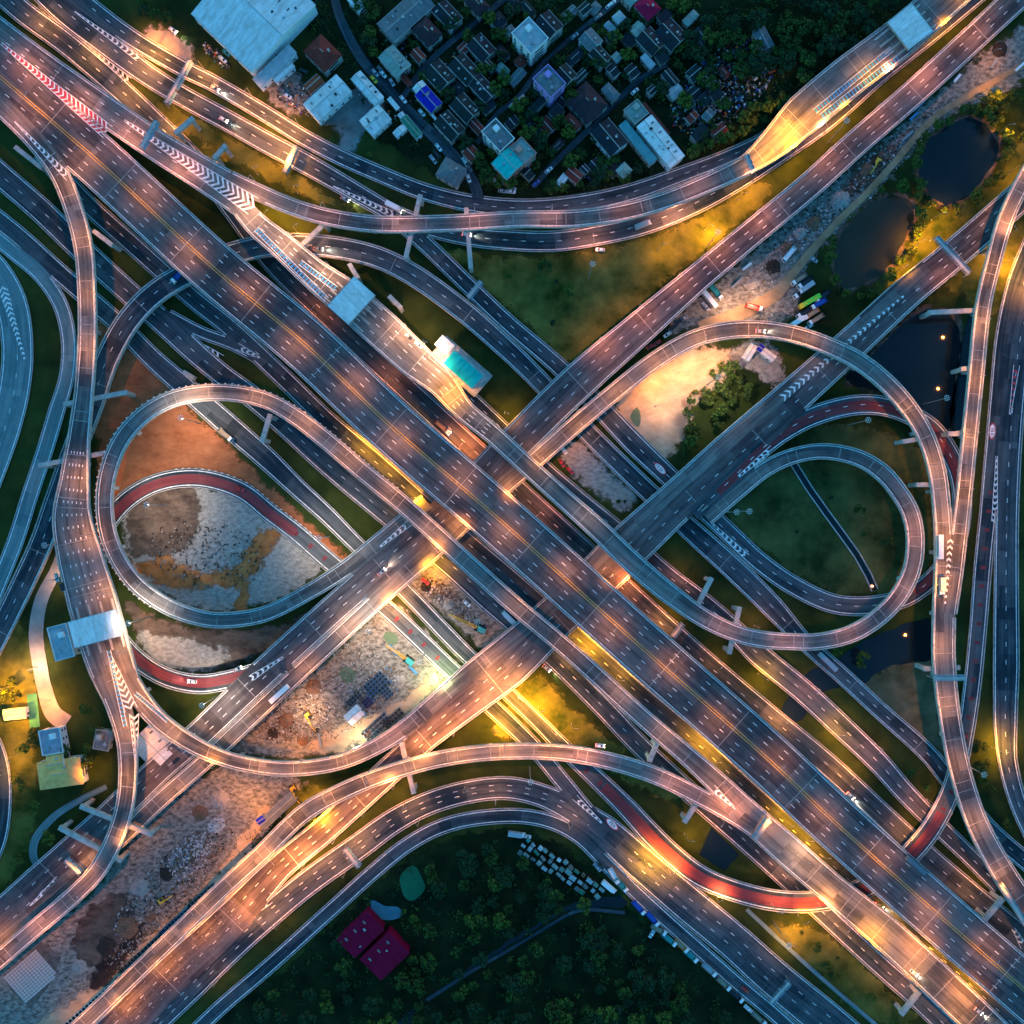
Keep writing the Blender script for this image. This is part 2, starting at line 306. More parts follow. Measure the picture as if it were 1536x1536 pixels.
rR = road('rR', [(1040, 772, 22, 7), (1100, 716, 24, 7), (1140, 676, 26, 7), (1175, 648, 28, 6.6), (1225, 622, 29, 6), (1292, 607, 29, 5), (1344, 614, 28, 4), (1396, 642, 28, 3), (1424, 680, 28, 2), (1440, 720, 28, 1.2), (1442, 770, 28, .6), (1432, 820, 26, .4), (1404, 862, 26, .4), (1366, 892, 27, .4), (1318, 907, 28, .3), (1253, 906, 28, .2), (1188, 877, 28, .1), (1136, 840, 28, .1), (1100, 806, 28, .1), (1060, 768, 28, .1), (1000, 712, 30, .1), (950, 664, 32, .1), (895, 606, 30, .1), (838, 550, 26, .1), (760, 483, 25, .1), (700, 426, 25, .1), (640, 368, 25, .1), (588, 322, 26, .1), (536, 290, 28, .1), (458, 245, 31, .1), (400, 214, 31, .1), (339, 180, 30, .1), (273, 144, 30, .1), (221, 112, 32, .1), (160, 66, 36, .1), (100, 18, 40, .1), (50, -30, 40, .1)], M_gr, 2, None, False, red=[(.02, .30)],
   label='road')
# ground roads
road('g1b', [(110, -10, 26), (190, 52, 26), (270, 100, 25), (325, 128, 24), (400, 172, 24), (458, 208, 24), (510, 235, 24), (562, 258, 24), (640, 289, 25), (718, 307, 26), (790, 312, 26), (864, 306, 26), (942, 290, 26), (1020, 263, 24), (1090, 236, 22), (1150, 206, 20), (1230, 140, 20)], M_gr, 2, .1)
road('g1c', [(-30, -40, 34), (35, 18, 34), (95, 62, 34), (155, 112, 34), (225, 176, 32), (300, 250, 30), (352, 318, 30), (412, 396, 32), (500, 480, 34), (600, 574, 34), (700, 666, 34), (800, 758, 34), (877, 828, 34), (942, 890, 34), (1015, 956, 34), (1060, 996, 34), (1150, 1072, 34), (1240, 1146, 34), (1318, 1218, 34), (1400, 1294, 36), (1480, 1364, 40), (1560, 1430, 40)], M_gr, 2, .1)
road('g2a', [(60, 228, 28), (125, 300, 28), (200, 368, 28), (290, 448, 28), (345, 492, 28), (420, 562, 28), (490, 630, 28), (560, 690, 30), (640, 762, 30), (760, 865, 32), (830, 926, 32), (900, 988, 32), (960, 1042, 32), (1040, 1110, 32), (1120, 1184, 32), (1190, 1246, 32), (1260, 1308, 32), (1320, 1360, 30), (1383, 1411, 28), (1459, 1480, 28), (1530, 1546, 28)], M_gr, 2, .1)
road('g2b', [(-40, 226, 36), (0, 262, 36), (60, 314, 36), (120, 372, 36), (190, 436, 34), (250, 488, 36), (290, 526, 34), (330, 560, 32), (384, 600, 32), (432, 642, 32), (484, 690, 32), (562, 756, 32), (620, 802, 34), (680, 850, 36), (730, 896, 36), (775, 936, 34), (838, 994, 30), (906, 1062, 30), (955, 1114, 30), (1010, 1166, 30), (1054, 1205, 30), (1110, 1254, 30), (1170, 1308, 30), (1240, 1374, 30), (1318, 1446, 30), (1372, 1494, 30), (1430, 1550, 30)], M_gr, 2, .1)
road('g2x', [(252, 474, 20), (300, 498, 18), (350, 517, 18), (395, 542, 18), (430, 574, 20)], M_gr, 1, .1)
road('g2c', [(-30, 308, 28), (30, 356, 28), (91, 411, 28), (146, 458, 28), (182, 490, 28), (229, 538, 30), (273, 577, 32), (338, 634, 34), (400, 688, 32), (445, 731, 28), (490, 772, 26), (530, 812, 24), (614, 893, 24), (692, 974, 24), (735, 1014, 22), (800, 1076, 22), (850, 1126, 24), (895, 1168, 27), (942, 1214, 30), (975, 1250, 32, 1), (1007, 1281, 32, 2.5), (1045, 1311, 32, 4), (1085, 1330, 31, 5), (1160, 1350, 31, 6), (1227, 1351, 31, 6), (1292, 1334, 31, 6), (1340, 1304, 31, 6), (1370, 1276, 31, 6), (1396, 1244, 30, 6), (1422, 1196, 28, 5), (1438, 1146, 26, 3), (1448, 1100, 24, 1.5), (1458, 1030, 25, .5), (1467, 940, 25, .2), (1474, 850, 26, .1), (1482, 770, 26, .1), (1490, 690, 28, .1), (1498, 600, 28, .1), (1508, 500, 28, .1), (1526, 420, 28, .1), (1550, 360, 28, .1)], M_gr, 1, .1, red=[(.463, .685)], marks=[(.685, .86), (.44, .463)])
road('redw', [(430, 1000, 20, 7), (400, 1003, 24, 6.6), (350, 1018, 27, 6), (300, 1026, 28, 4.8), (250, 1016, 28, 3.6), (205, 988, 28, 2.4), (170, 945, 28, 1.4), (148, 880, 28, .6), (150, 810, 28, .2), (180, 760, 28, .1), (230, 727, 27, .1), (294, 717, 27, .1), (360, 735, 27, .1), (406, 770, 27, .1), (448, 802, 27, .1), (489, 838, 27, .1), (583, 916, 26, .1), (627, 957, 26, .1), (674, 1002, 26, .1), (740, 1062, 26, .1), (800, 1120, 24, .1), (846, 1175, 24, .1), (885, 1222, 24, .1), (930, 1264, 24, .1)], M_gr, 1, .1, red=[(.02, .54)], marks=[(.54, .75)])
road('u', [(-20, 985, 34, .3), (8, 930, 34, .5), (38, 868, 34, 1), (62, 815, 34, 2), (85, 750, 34, 3), (110, 680, 34, 4.5), (138, 605, 35, 6), (160, 540, 35, 6.5), (192, 482, 35, 6.5), (232, 440, 35, 6.5), (281, 410, 35, 6.5), (345, 382, 34, 6.5), (400, 369, 33, 6.5), (484, 369, 33, 6.5), (560, 384, 33, 6), (614, 409, 33, 5), (692, 464, 33, 3), (750, 514, 32, 1.5), (800, 562, 30, .5), (869, 636, 30, .1), (973, 738, 30, .1), (1044, 802, 34, .1), (1110, 862, 36, .1), (1160, 912, 34, .1), (1206, 962, 26, .1), (1262, 1012, 26, .1), (1318, 1064, 26, .1), (1391, 1130, 28, .1), (1430, 1178, 28, .1), (1480, 1240, 28, .1), (1560, 1310, 28, .1)], M_gr, 2, None, True, label='raised two-lane slip road curving under the motorway near the left and down to the right')
road('g3', [(-30, 338, 22), (20, 378, 22), (60, 412, 22), (90, 456, 22), (103, 510, 22), (100, 565, 22), (84, 620, 24), (66, 680, 24), (46, 740, 24), (22, 815, 24), (-6, 885, 24), (-30, 950, 24)], M_old, 1, .1)
road('g4', [(-60, 366, 50), (-14, 404, 50), (16, 455, 48), (26, 520, 46), (22, 580, 46), (8, 640, 46), (-12, 700, 44), (-40, 770, 44)], M_old, 2, .1)
road('g5', [(-40, 1080, 46), (-12, 1140, 46), (-6, 1200, 46), (-18, 1270, 46), (-60, 1330, 46)], M_gr, 2, .1)
road('gne', [(590, 318, 22), (640, 340, 26), (700, 354, 28), (760, 360, 30), (830, 362, 30), (900, 352, 30), (968, 336, 30), (1040, 306, 32), (1100, 272, 34), (1160, 232, 36), (1240, 176, 36), (1318, 108, 34), (1396, 46, 34), (1475, -20, 34)], M_gr, 2, .1)
road('gam', [(600, 500, 20), (700, 592, 22), (760, 650, 24), (812, 700, 26), (868, 748, 26), (927, 796, 26), (1000, 862, 28), (1059, 908, 30), (1098, 942, 30), (1136, 980, 34), (1206, 1038, 34), (1262, 1090, 34), (1318, 1144, 32), (1357, 1188, 30), (1400, 1232, 28), (1450, 1280, 26), (1500, 1330, 26)], M_gr, 2, .1)
road('bc', [(210, 1560, 30), (290, 1480, 36), (350, 1420, 38), (400, 1375, 38), (460, 1325, 38), (540, 1268, 38), (590, 1232, 36), (640, 1206, 34), (700, 1188, 34), (760, 1182, 34), (812, 1193, 34), (860, 1216, 38), (905, 1246, 48), (960, 1294, 52), (1030, 1354, 54), (1100, 1412, 54), (1160, 1466, 56), (1240, 1532, 58), (1290, 1575, 58)], M_gr, 3, .1)
road('bo', [(280, 1560, 22), (330, 1512, 22), (400, 1452, 22), (500, 1362, 22), (560, 1308, 22), (607, 1270, 22), (655, 1243, 22), (705, 1229, 22), (780, 1224, 22), (830, 1234, 22), (870, 1256, 22), (916, 1302, 22), (968, 1352, 22), (1046, 1422, 22), (1112, 1480, 22), (1160, 1520, 22), (1200, 1556, 22)], M_gr, 1, .1)
road('f2', [(1560, 420, 40), (1532, 500, 36), (1522, 580, 34), (1514, 680, 34), (1510, 780, 34), (1509, 900, 36), (1509, 1000, 38), (1508, 1090, 34), (1511, 1140, 28), (1526, 1200, 26), (1552, 1260, 26)], M_gr, 2, .1)
road('s1', [(500, -10, 12), (510, 26, 13), (541, 86, 15), (588, 141, 16), (630, 184, 17), (680, 234, 18), (712, 278, 16), (718, 300, 16)], M_gr, 0, .1)
road('s2', [(601, 150, 8), (634, 104, 9), (666, 72, 9), (745, 8, 9), (770, -14, 9)], M_gr, 0, .1)
road('s3', [(800, 280, 8), (830, 246, 9), (869, 208, 9), (921, 156, 9), (963, 117, 9), (1000, 96, 8)], M_gr, 0, .1)
road('s4', [(715, 215, 8), (745, 172, 8), (780, 143, 8), (812, 98, 8), (869, 47, 8), (927, 0, 8), (940, -12, 8)], M_gr, 0, .1)
road('trk', [(1590, 70, 9), (1536, 98, 9), (1462, 138, 9), (1396, 182, 10), (1340, 246, 10), (1300, 290, 10), (1253, 336, 10), (1196, 402, 13), (1165, 440, 18), (1110, 470, 22), (1050, 492, 20)], mat('dirt_track', (.22, .15, .09), (.34, .24, .15), .12, .95), 0, .05)
road('pth', [(1120, 1364, 6), (1180, 1420, 6), (1240, 1474, 6), (1310, 1534, 6), (1340, 1560, 6)], M_old, 0, .1)
road('pt2', [(640, 1500, 6), (700, 1462, 5), (780, 1415, 5), (820, 1391, 5), (869, 1366, 5), (937, 1369, 6)], M_gr, 0, .1)
road('pt3', [(75, 1310, 10), (52, 1290, 12), (52, 1262, 12), (80, 1226, 11), (120, 1200, 9), (160, 1180, 8)], M_old, 0, .05)
road('pt4', [(100, 800, 14), (86, 850, 17), (62, 900, 20), (54, 950, 22), (60, 1000, 22), (66, 1030, 22), (80, 1070, 26), (100, 1085, 26)], mat('light_concrete_paving', (.22, .20, .19), (.34, .31, .29), .1, .9), 0, .05)

DASH = {'main': (2.6, 7.4)}
def build_road(r):
    k = r.key; n = len(r.s); lanes = r.lanes; el = r.elev
    if el:
        px, py = PX(*r.c[n // 2]); root = thing('viaduct' if k in ('main', 'd1', 'd2') else 'elevated_ramp', r.kw['label'], 'viaduct' if k in ('main', 'd1', 'd2') else 'ramp', (r.c[n // 2, 0], r.c[n // 2, 1], 0))
        off = r.c[n // 2]
    hw = r.hw
    surf = MB(); mk = surf; bar = [MB(), MB()]
    # surface, split into several strips so that the UV tracks follow the lanes
    for a in np.linspace(-1, 1, 5)[:-1]:
        red = r.kw.get('red')
        ribbon(surf, r, hw * (a + .5), hw * a, 0, r.mat)
    if el:
        ribbon(surf, r, -hw, hw, -1.3, M_conc)
        wall(surf, r, hw - .02, .04, -1.3, -.01, M_conc); wall(surf, r, -hw + .02, .04, -1.3, -.01, M_conc)
    L = r.s[-1]
    for (a, b) in r.kw.get('red', []):
        kp = (r.s >= a * L) & (r.s <= b * L)
        ribbon(mk, r, hw * .42, -hw * .60, .012, M_red, kp)
    for (a, b) in r.kw.get('marks', []):
        for s in np.arange(a * L, b * L, 9.3):
            p, d, nn, h = at(r, s); quad_on(mk, r, s, s + 1.7, h * .22, -h * .38, .016, M_red)
    # which sides are free of a neighbouring deck
    free = []
    for side in (1, -1):
        kp = np.ones(n, bool)
        for i in range(n):
            p = r.c[i, :2] + r.n[i] * side * (hw[i] - .3)
            if inside(p, r.c[i, 2], r, 2.0, .4): kp[i] = False
        free.append(kp)
        if lanes > 0:
            if el:
                i0 = 0
                while i0 < n:
                    if not kp[i0]: i0 += 1; continue
                    i1 = i0
                    while i1 + 1 < n and kp[i1 + 1]: i1 += 1
                    if i1 - i0 >= 2:
                        k2 = np.zeros(n, bool); k2[i0:i1 + 1] = True; bb = MB(); wall(bb, r, side * (hw - .22), .45, 0, .95, M_par, k2); bar.append(bb)
                    i0 = i1 + 1
            else: wall(surf, r, side * (hw + .1), .35, -.15, .55 if k not in ('bo', 'g3', 'g4') else .18, M_par, kp)
            e = 1.1 if el else .9
            ribbon(mk, r, side * (hw - e) + .21, side * (hw - e) - .21, .03, M_wh, kp)
        a_, b_ = {'rB': (.19, .50), 'redw': (.40, .56)}.get(k, (0, 0))
        if side > 0 and b_:   # dark and white blocks along the outer parapet
            for q_, s_ in enumerate(np.arange(a_ * L, b_ * L, 1.5)):
                p, d, nn, h = at(r, s_); c_ = p[:2] + nn * (h + .35); surf.box(c_[0], c_[1], p[2] + .2, .6, .3, .85, M_wh if q_ % 2 else M_dark, math.atan2(d[1], d[0]))
    da, gp = DASH.get(k, (2.4, 6.5))
    mats_ = M_wh
    def dashes(offs):
        s = 3.0
        while s + da < L:
            p, d, nn, h = at(r, s)
            for f in offs:
                o = f(h)
                q = p[:2] + nn * o
                if abs(o) < h - 1.5: 
                    oth = inside(q, p[2], r, 1.0, 0)
                    if not (oth and oth.bias > r.bias): quad_on(mk, r, s, s + da, o + .14, o - .14, .034, M_wh)
            s += da + gp
    if k == 'main':
        for o in (.6, -.6): ribbon(mk, r, o + .17, o - .17, .03, M_ye)
        lw = 3.9
        dashes([lambda h, q=q: q for q in (4.7, 8.3, -4.7, -8.3)])
    elif lanes >= 2:
        if k in ('r2a',): pass
        fs = [lambda h, q=q: (-(h - 1.6) + q * 2 * (h - 1.6) / lanes) for q in range(1, lanes)]
        dashes(fs)
    if k == 'r2b' :
        for s in np.arange(20, 170, 9.0):
            p, d, nn, h = at(r, s)
            for f in (-.45, 0, .42): quad_on(mk, r, s, s + 2.4, h * f + .15, h * f - .15, .034, M_wh)
    if k in ('rD',):
        for s in np.arange(L * .62, L * .86, 6.0):
            p, d, nn, h = at(r, s)
            for f in (-.5, -.25, 0, .25, .5): quad_on(mk, r, s, s + 1.2, h * f + .22, h * f - .22, .034, M_wh)
    if k == 'd2':
        for s in np.arange(L * .86, L, 6.0):
            p, d, nn, h = at(r, s)
            for f in (-.7, -.4, -.1, .2, .5): quad_on(mk, r, s, s + .6, h * f + .14, h * f - .14, .034, M_conc)
    # expansion joints
    jo = surf; piers = []
    if el:
        j = 0
        sp = 21.0 if k in ('d1c', 'r2b', 'rB', 'rN', 'r2a', 'rW1', 'rW2', 'rE', 'rD') else 44.0
        for s in np.arange(14, L - 6, sp):
            p, d, nn, h = at(r, s)
            if inside(p[:2], p[2], r, 1.2, 0): continue
            quad_on(jo, r, s, s + .24, h - .5, -h + .5, .04, M_par)
            if sp < 30 and j % 2 == 0: quad_on(jo, r, s + 4.6, s + 4.84, h - .5, -h + .5, .04, M_par)
            j += 1
        s = 12
        while s < L - 5 and len(piers) < 60:
            p, d, nn, h = at(r, s)
            if p[2] > 4 and not inside(p[:2], p[2], None, 0, -1.5, below=True):
                b = MB(); ang = math.atan2(d[1], d[0])
                b.box(p[0], p[1], -.3, 1.8, 2.6, p[2] - 3.0, M_conc, ang)
                b.box(p[0], p[1], p[2] - 3.3, 2.0, 2 * h * .8, 1.98, M_conc, ang, 1.0)
                piers.append(b)
                s += 30
            else: s += 7
    objs = []
    if el:
        objs.append(surf.build('deck', root)); r.root = root
        for b in bar:
            if b.f: objs.append(b.build('parapet', root))
        for b in piers: objs.append(b.build('pier', root))
        for o in objs: o.location = (-off[0], -off[1], 0)
    else:
        nm = {'s1': 'street', 's2': 'lane', 's3': 'lane', 's4': 'lane', 'trk': 'dirt_track', 'pth': 'footpath', 'pt2': 'footpath', 'pt3': 'footpath', 'pt4': 'pavement'}.get(k, 'road')
        o = surf.build(nm); px, py = PX(*r.c[n // 2]); tag(o, nm.replace('_', ' ') + ' at ground level ' + where(px, py), None, None, 'structure')
for r in ROADS: build_road(r)

# ---------------------------------------------------------------- ground, soil patches, water
gm = mat('grass_ground', (.005, .014, .005), (.050, .070, .016), .035, .95, detail=10, contrast=(.32, .72))
g = MB(); g.face([(-1500, -1500, -.12), (1500, -1500, -.12), (1500, 1500, -.12), (-1500, 1500, -.12)], gm)
tag(g.build('ground'), 'dark grassy ground under the whole interchange', None, None, 'structure')
FADED = {}
def fade_mat(m):
    """the same soil, letting the ground below show through raggedly where the 'fade' attribute runs out"""
    if m.name in FADED: return FADED[m.name]
    f = m.copy(); f.name = m.name + '_ragged'; n = f.node_tree.nodes; l = f.node_tree.links; b = n["Principled BSDF"]; o = n["Material Output"]
    at_ = n.new("ShaderNodeAttribute"); at_.attribute_name = 'fade'; tc = n.new("ShaderNodeTexCoord")
    t = n.new("ShaderNodeTexNoise"); t.inputs['Scale'].default_value = .16; t.inputs['Detail'].default_value = 10; t.inputs['Roughness'].default_value = .68; l.new(tc.outputs['Object'], t.inputs['Vector'])
    a = n.new("ShaderNodeMath"); a.operation = 'MULTIPLY_ADD'; a.inputs[1].default_value = 3.4; a.inputs[2].default_value = -1.7; l.new(t.outputs['Fac'], a.inputs[0])
    c = n.new("ShaderNodeMath"); c.operation = 'ADD'; l.new(a.outputs[0], c.inputs[0]); l.new(at_.outputs['Fac'], c.inputs[1])
    mr = n.new("ShaderNodeMapRange"); mr.inputs[1].default_value = .3; mr.inputs[2].default_value = .75; l.new(c.outputs[0], mr.inputs[0])
    tr = n.new("ShaderNodeBsdfTransparent"); mx = n.new("ShaderNodeMixShader"); l.new(mr.outputs[0], mx.inputs[0]); l.new(tr.outputs[0], mx.inputs[1]); l.new(b.outputs[0], mx.inputs[2]); l.new(mx.outputs[0], o.inputs[0])
    FADED[m.name] = f; return f
def patch(name, pts, mt, z, label, jit=2.2, kind='structure', seed=0):
    A = np.array(pts, float); out = []; n = len(A)
    for i in range(n):
        p0, p1, p2, p3 = A[i - 1], A[i], A[(i + 1) % n], A[(i + 2) % n]; m = max(2, int(np.linalg.norm(p2 - p1) / 6)) if jit > .3 else 1
        for t in np.arange(m) / m:
            out.append(.5 * ((2 * p1) + (-p0 + p2) * t + (2 * p0 - 5 * p1 + 4 * p2 - p3) * t * t + (-p0 + 3 * p1 - 3 * p2 + p3) * t ** 3) if jit > .3 else p1)
    W_ = np.array([P(q[0], q[1], z)[:2] for q in out])
    if jit <= 1.05:
        if jit > .5:
            u = np.arange(len(W_)); T = np.roll(W_, -1, 0) - np.roll(W_, 1, 0); T /= np.linalg.norm(T, axis=1)[:, None] + 1e-6
            W_ = W_ + np.stack([-T[:, 1], T[:, 0]], 1) * (.35 * np.sin(u * 1.3) + .3 * np.sin(u * .47 + 1))[:, None]
        bm = bmesh.new(); vs = [bm.verts.new((x, y, z)) for x, y in W_]; k = len(vs)
        bmesh.ops.triangle_fill(bm, edges=[bm.edges.new((vs[i], vs[(i + 1) % k])) for i in range(k)], use_beauty=True, normal=(0, 0, 1))
        mb = MB()
        for f in bm.faces:
            p_ = [tuple(v.co) for v in f.verts]; mb.face(p_[::-1] if f.normal.z < 0 else p_, mt)
        bm.free(); return tag(mb.build(name), label, None, None, kind)
    c = 2.0; pad = 4.0; lo = W_.min(0) - pad; hi = W_.max(0) + pad; nx = int((hi[0] - lo[0]) / c) + 2; ny = int((hi[1] - lo[1]) / c) + 2
    X, Y = np.meshgrid(lo[0] + np.arange(nx) * c, lo[1] + np.arange(ny) * c, indexing='ij'); Q = np.stack([X.ravel(), Y.ravel()], 1)
    B = np.roll(W_, -1, 0); dist = np.full(len(Q), 1e9); ins = np.zeros(len(Q), bool)
    for a_, b_ in zip(W_, B):
        e = b_ - a_; L2 = e @ e + 1e-9; t = np.clip(((Q - a_) @ e) / L2, 0, 1); dist = np.minimum(dist, np.hypot(*(Q - a_ - t[:, None] * e).T))
        cr_ = (a_[1] > Q[:, 1]) != (b_[1] > Q[:, 1]); ins ^= cr_ & (Q[:, 0] < (b_[0] - a_[0]) * (Q[:, 1] - a_[1]) / (b_[1] - a_[1] + 1e-12) + a_[0])
    sd = np.where(ins, dist, -dist); fade = np.clip(.5 + sd / 5.0, -1.5, 3.5); keep = (sd > -pad).reshape(nx, ny)
    idx = -np.ones((nx, ny), int); V = []; Fd = []; Fc = []
    for i in range(nx - 1):
        for j_ in range(ny - 1):
            cs_ = [(i, j_), (i + 1, j_), (i + 1, j_ + 1), (i, j_ + 1)]
            if any(keep[q] for q in cs_):
                for q in cs_:
                    if idx[q] < 0: idx[q] = len(V); V.append((X[q], Y[q], z)); Fd.append(fade[q[0] * ny + q[1]])
                Fc.append([idx[q] for q in cs_])
    me = bpy.data.meshes.new(name); me.from_pydata([tuple(map(float, v)) for v in V], [], Fc); me.materials.append(fade_mat(mt))
    at_ = me.attributes.new('fade', 'FLOAT', 'POINT'); at_.data.foreach_set('value', [float(v) for v in Fd])
    o = bpy.data.objects.new(name, me); C.objects.link(o); return tag(o, label, None, None, kind)
soil_red = mat('red_soil', (.17, .052, .022), (.38, .15, .07), 0.12, .95, rgh=.74, ruts=0.7, detail=9, contrast=(.3, .7))
soil_dk = mat('dark_soil', (.035, .025, .022), (.15, .11, .085), 0.132, .95, rgh=.74, ruts=0.4, detail=10, contrast=(.36, .64))
soil_gr = mat('pale_rubbly_soil', (.10, .090, .080), (.46, .43, .39), .5, .95, rgh=.74, ruts=-0.9, detail=12, contrast=(.30, .72))
soil_tan = mat('tan_sand', (.24, .18, .12), (.50, .39, .28), 0.144, .95, rgh=.74, ruts=-0.7, detail=10, contrast=(.3, .7))
soil_mix = mat('trampled_yard_soil', (.05, .048, .044), (.30, .29, .26), .45, .95, rgh=.74, ruts=-0.75, detail=12, contrast=(.38, .62))
yardc = mat('yard_concrete', (.10, .11, .11), (.22, .23, .23), .08, .9, detail=8)
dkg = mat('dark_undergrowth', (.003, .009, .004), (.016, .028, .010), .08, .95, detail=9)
oliv = mat('lit_grass', (.016, .034, .006), (.15, .145, .035), .06, .95, detail=10, contrast=(.35, .68))  # yellower, brighter grass: lamplight put into its colour
watm = mat('pond_water', (.004, .010, .014), (.008, .016, .020), .02, .05, 0, spec=.3)
watb = mat('brown_pond_water', (.018, .020, .012), (.030, .030, .018), .02, .06, 0, spec=.3)
patch('soil', [(145, 480), (200, 520), (262, 588), (330, 655), (400, 725), (460, 780), (520, 840), (480, 850), (420, 800), (360, 745), (290, 728), (215, 745), (165, 770), (150, 700), (138, 610)], soil_red, -.08, 'reddish bare soil between the left loop ramp and the frontage road')
patch('soil', [(185, 770), (230, 738), (300, 730), (370, 750), (430, 800), (480, 850), (440, 890), (390, 908), (310, 915), (240, 890), (200, 850)], soil_gr, -.05, 'pale rubbly earth mound inside the left loop')
patch('soil', [(195, 760), (240, 735), (290, 735), (300, 780), (280, 820), (250, 830), (200, 830)], soil_dk, -.02, 'dark patch of earth in the upper part of the left loop')
patch('soil', [(205, 850), (250, 838), (290, 855), (350, 852), (385, 800), (418, 795), (405, 830), (375, 865), (372, 915), (355, 915), (352, 880), (300, 882), (250, 880)], mat('orange_clay', (.26, .085, .025), (.46, .19, .07), .2, .95, detail=9, rgh=.7), .01, 'red dirt haul track curving through the left loop')
patch('soil', [(190, 905), (230, 925), (310, 945), (400, 940), (480, 910), (540, 870), (500, 925), (420, 970), (330, 1005), (250, 1000), (215, 980)], soil_dk, -.03, 'dark earth below the left loop ramp')
patch('soil', [(205, 950), (260, 955), (310, 965), (345, 985), (310, 1005), (260, 1005), (230, 990)], soil_gr, .015, 'pale earth strip inside the red curve')
patch('yard', [(590, 905), (640, 950), (690, 1010), (640, 1060), (590, 1095), (520, 1130), (430, 1135), (370, 1130), (340, 1115), (420, 1050), (500, 980), (550, 930)], soil_mix, -.04, 'construction yard of mixed earth and gravel left of the lower crossing')
patch('yard', [(480, 1100), (540, 1080), (600, 1050), (650, 1010), (660, 1025), (610, 1070), (560, 1105), (500, 1130), (470, 1128)], soil_tan, .0, 'tan haul road through the construction yard')
patch('yard', [(610, 880), (655, 838), (700, 870), (745, 915), (775, 945), (745, 985), (715, 965), (670, 925)], soil_mix, -.03, 'narrow earth yard between two ground roads below the motorway')
patch('yard', [(300, 1170), (345, 1150), (440, 1165), (455, 1185), (410, 1230), (330, 1310), (250, 1385), (170, 1460), (110, 1510), (60, 1560), (-20, 1560), (-20, 1452), (60, 1400), (130, 1345), (190, 1270), (230, 1220)], soil_mix, -.05, 'lower left works yard of trampled soil')
patch('soil', [(110, 1400), (150, 1350), (180, 1340), (200, 1370), (190, 1420), (150, 1450), (120, 1440)], soil_dk, -.01, 'dark wet soil patch in the lower left works yard')
patch('soil', [(135, 1460), (180, 1420), (205, 1385), (215, 1400), (180, 1455), (140, 1485)], mat('wet_black_soil', (.012, .012, .014), (.035, .03, .03), .1, .8), .01, 'black wet trench in the lower left works yard')
patch('yard', [(30, 1550), (110, 1500), (200, 1420), (270, 1365), (330, 1300), (390, 1215), (405, 1225), (345, 1320), (280, 1380), (210, 1440), (130, 1520), (80, 1560)], soil_tan, .0, 'tan site track along the lower left works yard')
patch('yard', [(1000, 500), (1030, 462), (1100, 400), (1180, 330), (1260, 262), (1350, 190), (1430, 120), (1500, 62), (1560, 30), (1560, 110), (1470, 150), (1400, 190), (1330, 270), (1260, 345), (1210, 400), (1190, 470), (1130, 488), (1060, 490)], soil_mix, -.05, 'long works strip beside the upper crossing deck')
patch('yard', [(1280, 250), (1310, 215), (1345, 225), (1330, 265), (1290, 285), (1265, 300)], soil_dk, -.01, 'dark burnt soil beside the dirt track')
patch('soil', [(925, 600), (960, 565), (1000, 540), (1060, 520), (1105, 535), (1090, 565), (1050, 600), (1030, 640), (1010, 680), (990, 690), (960, 660), (940, 640)], soil_tan, -.03, 'sandy clearing beneath the ramp right of the crossing')
patch('soil', [(840, 680), (865, 665), (900, 690), (935, 725), (955, 750), (938, 765), (900, 745), (865, 715)], soil_gr, -.01, 'pale gravel triangle between the ground roads')
patch('yard', [(1105, 520), (1150, 512), (1180, 560), (1160, 580), (1130, 555), (1100, 545)], soil_gr, .0, 'small gravel yard by the white sheds')
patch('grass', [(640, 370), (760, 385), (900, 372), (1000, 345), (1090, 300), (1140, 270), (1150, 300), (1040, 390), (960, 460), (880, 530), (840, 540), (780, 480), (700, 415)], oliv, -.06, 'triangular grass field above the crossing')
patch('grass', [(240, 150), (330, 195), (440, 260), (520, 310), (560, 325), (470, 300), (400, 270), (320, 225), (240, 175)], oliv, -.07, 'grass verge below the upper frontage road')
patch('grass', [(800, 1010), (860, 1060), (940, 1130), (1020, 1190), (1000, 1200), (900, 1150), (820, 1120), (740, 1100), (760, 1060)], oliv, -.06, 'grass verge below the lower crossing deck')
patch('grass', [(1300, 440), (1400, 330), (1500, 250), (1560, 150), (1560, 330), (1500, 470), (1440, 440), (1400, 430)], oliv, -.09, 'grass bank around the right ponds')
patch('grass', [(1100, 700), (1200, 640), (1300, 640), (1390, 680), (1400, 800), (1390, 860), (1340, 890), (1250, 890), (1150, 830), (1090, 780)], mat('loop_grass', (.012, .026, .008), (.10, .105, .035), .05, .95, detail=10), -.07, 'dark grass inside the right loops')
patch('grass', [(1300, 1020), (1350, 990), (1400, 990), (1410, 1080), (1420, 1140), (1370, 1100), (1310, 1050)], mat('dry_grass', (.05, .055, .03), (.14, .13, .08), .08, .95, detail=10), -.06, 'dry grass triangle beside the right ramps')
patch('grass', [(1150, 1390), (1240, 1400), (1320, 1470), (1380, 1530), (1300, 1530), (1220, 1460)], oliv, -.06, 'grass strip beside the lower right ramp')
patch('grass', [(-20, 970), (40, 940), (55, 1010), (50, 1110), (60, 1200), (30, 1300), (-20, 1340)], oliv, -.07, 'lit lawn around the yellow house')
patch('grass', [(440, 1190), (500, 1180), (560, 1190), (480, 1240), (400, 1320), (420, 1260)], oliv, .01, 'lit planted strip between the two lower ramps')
patch('undergrowth', [(330, 1560), (430, 1455), (540, 1350), (620, 1285), (720, 1250), (800, 1250), (880, 1300), (960, 1380), (1060, 1460), (1140, 1530), (1160, 1560)], dkg, -.06, 'dark undergrowth floor of the lower wood', kind='stuff')
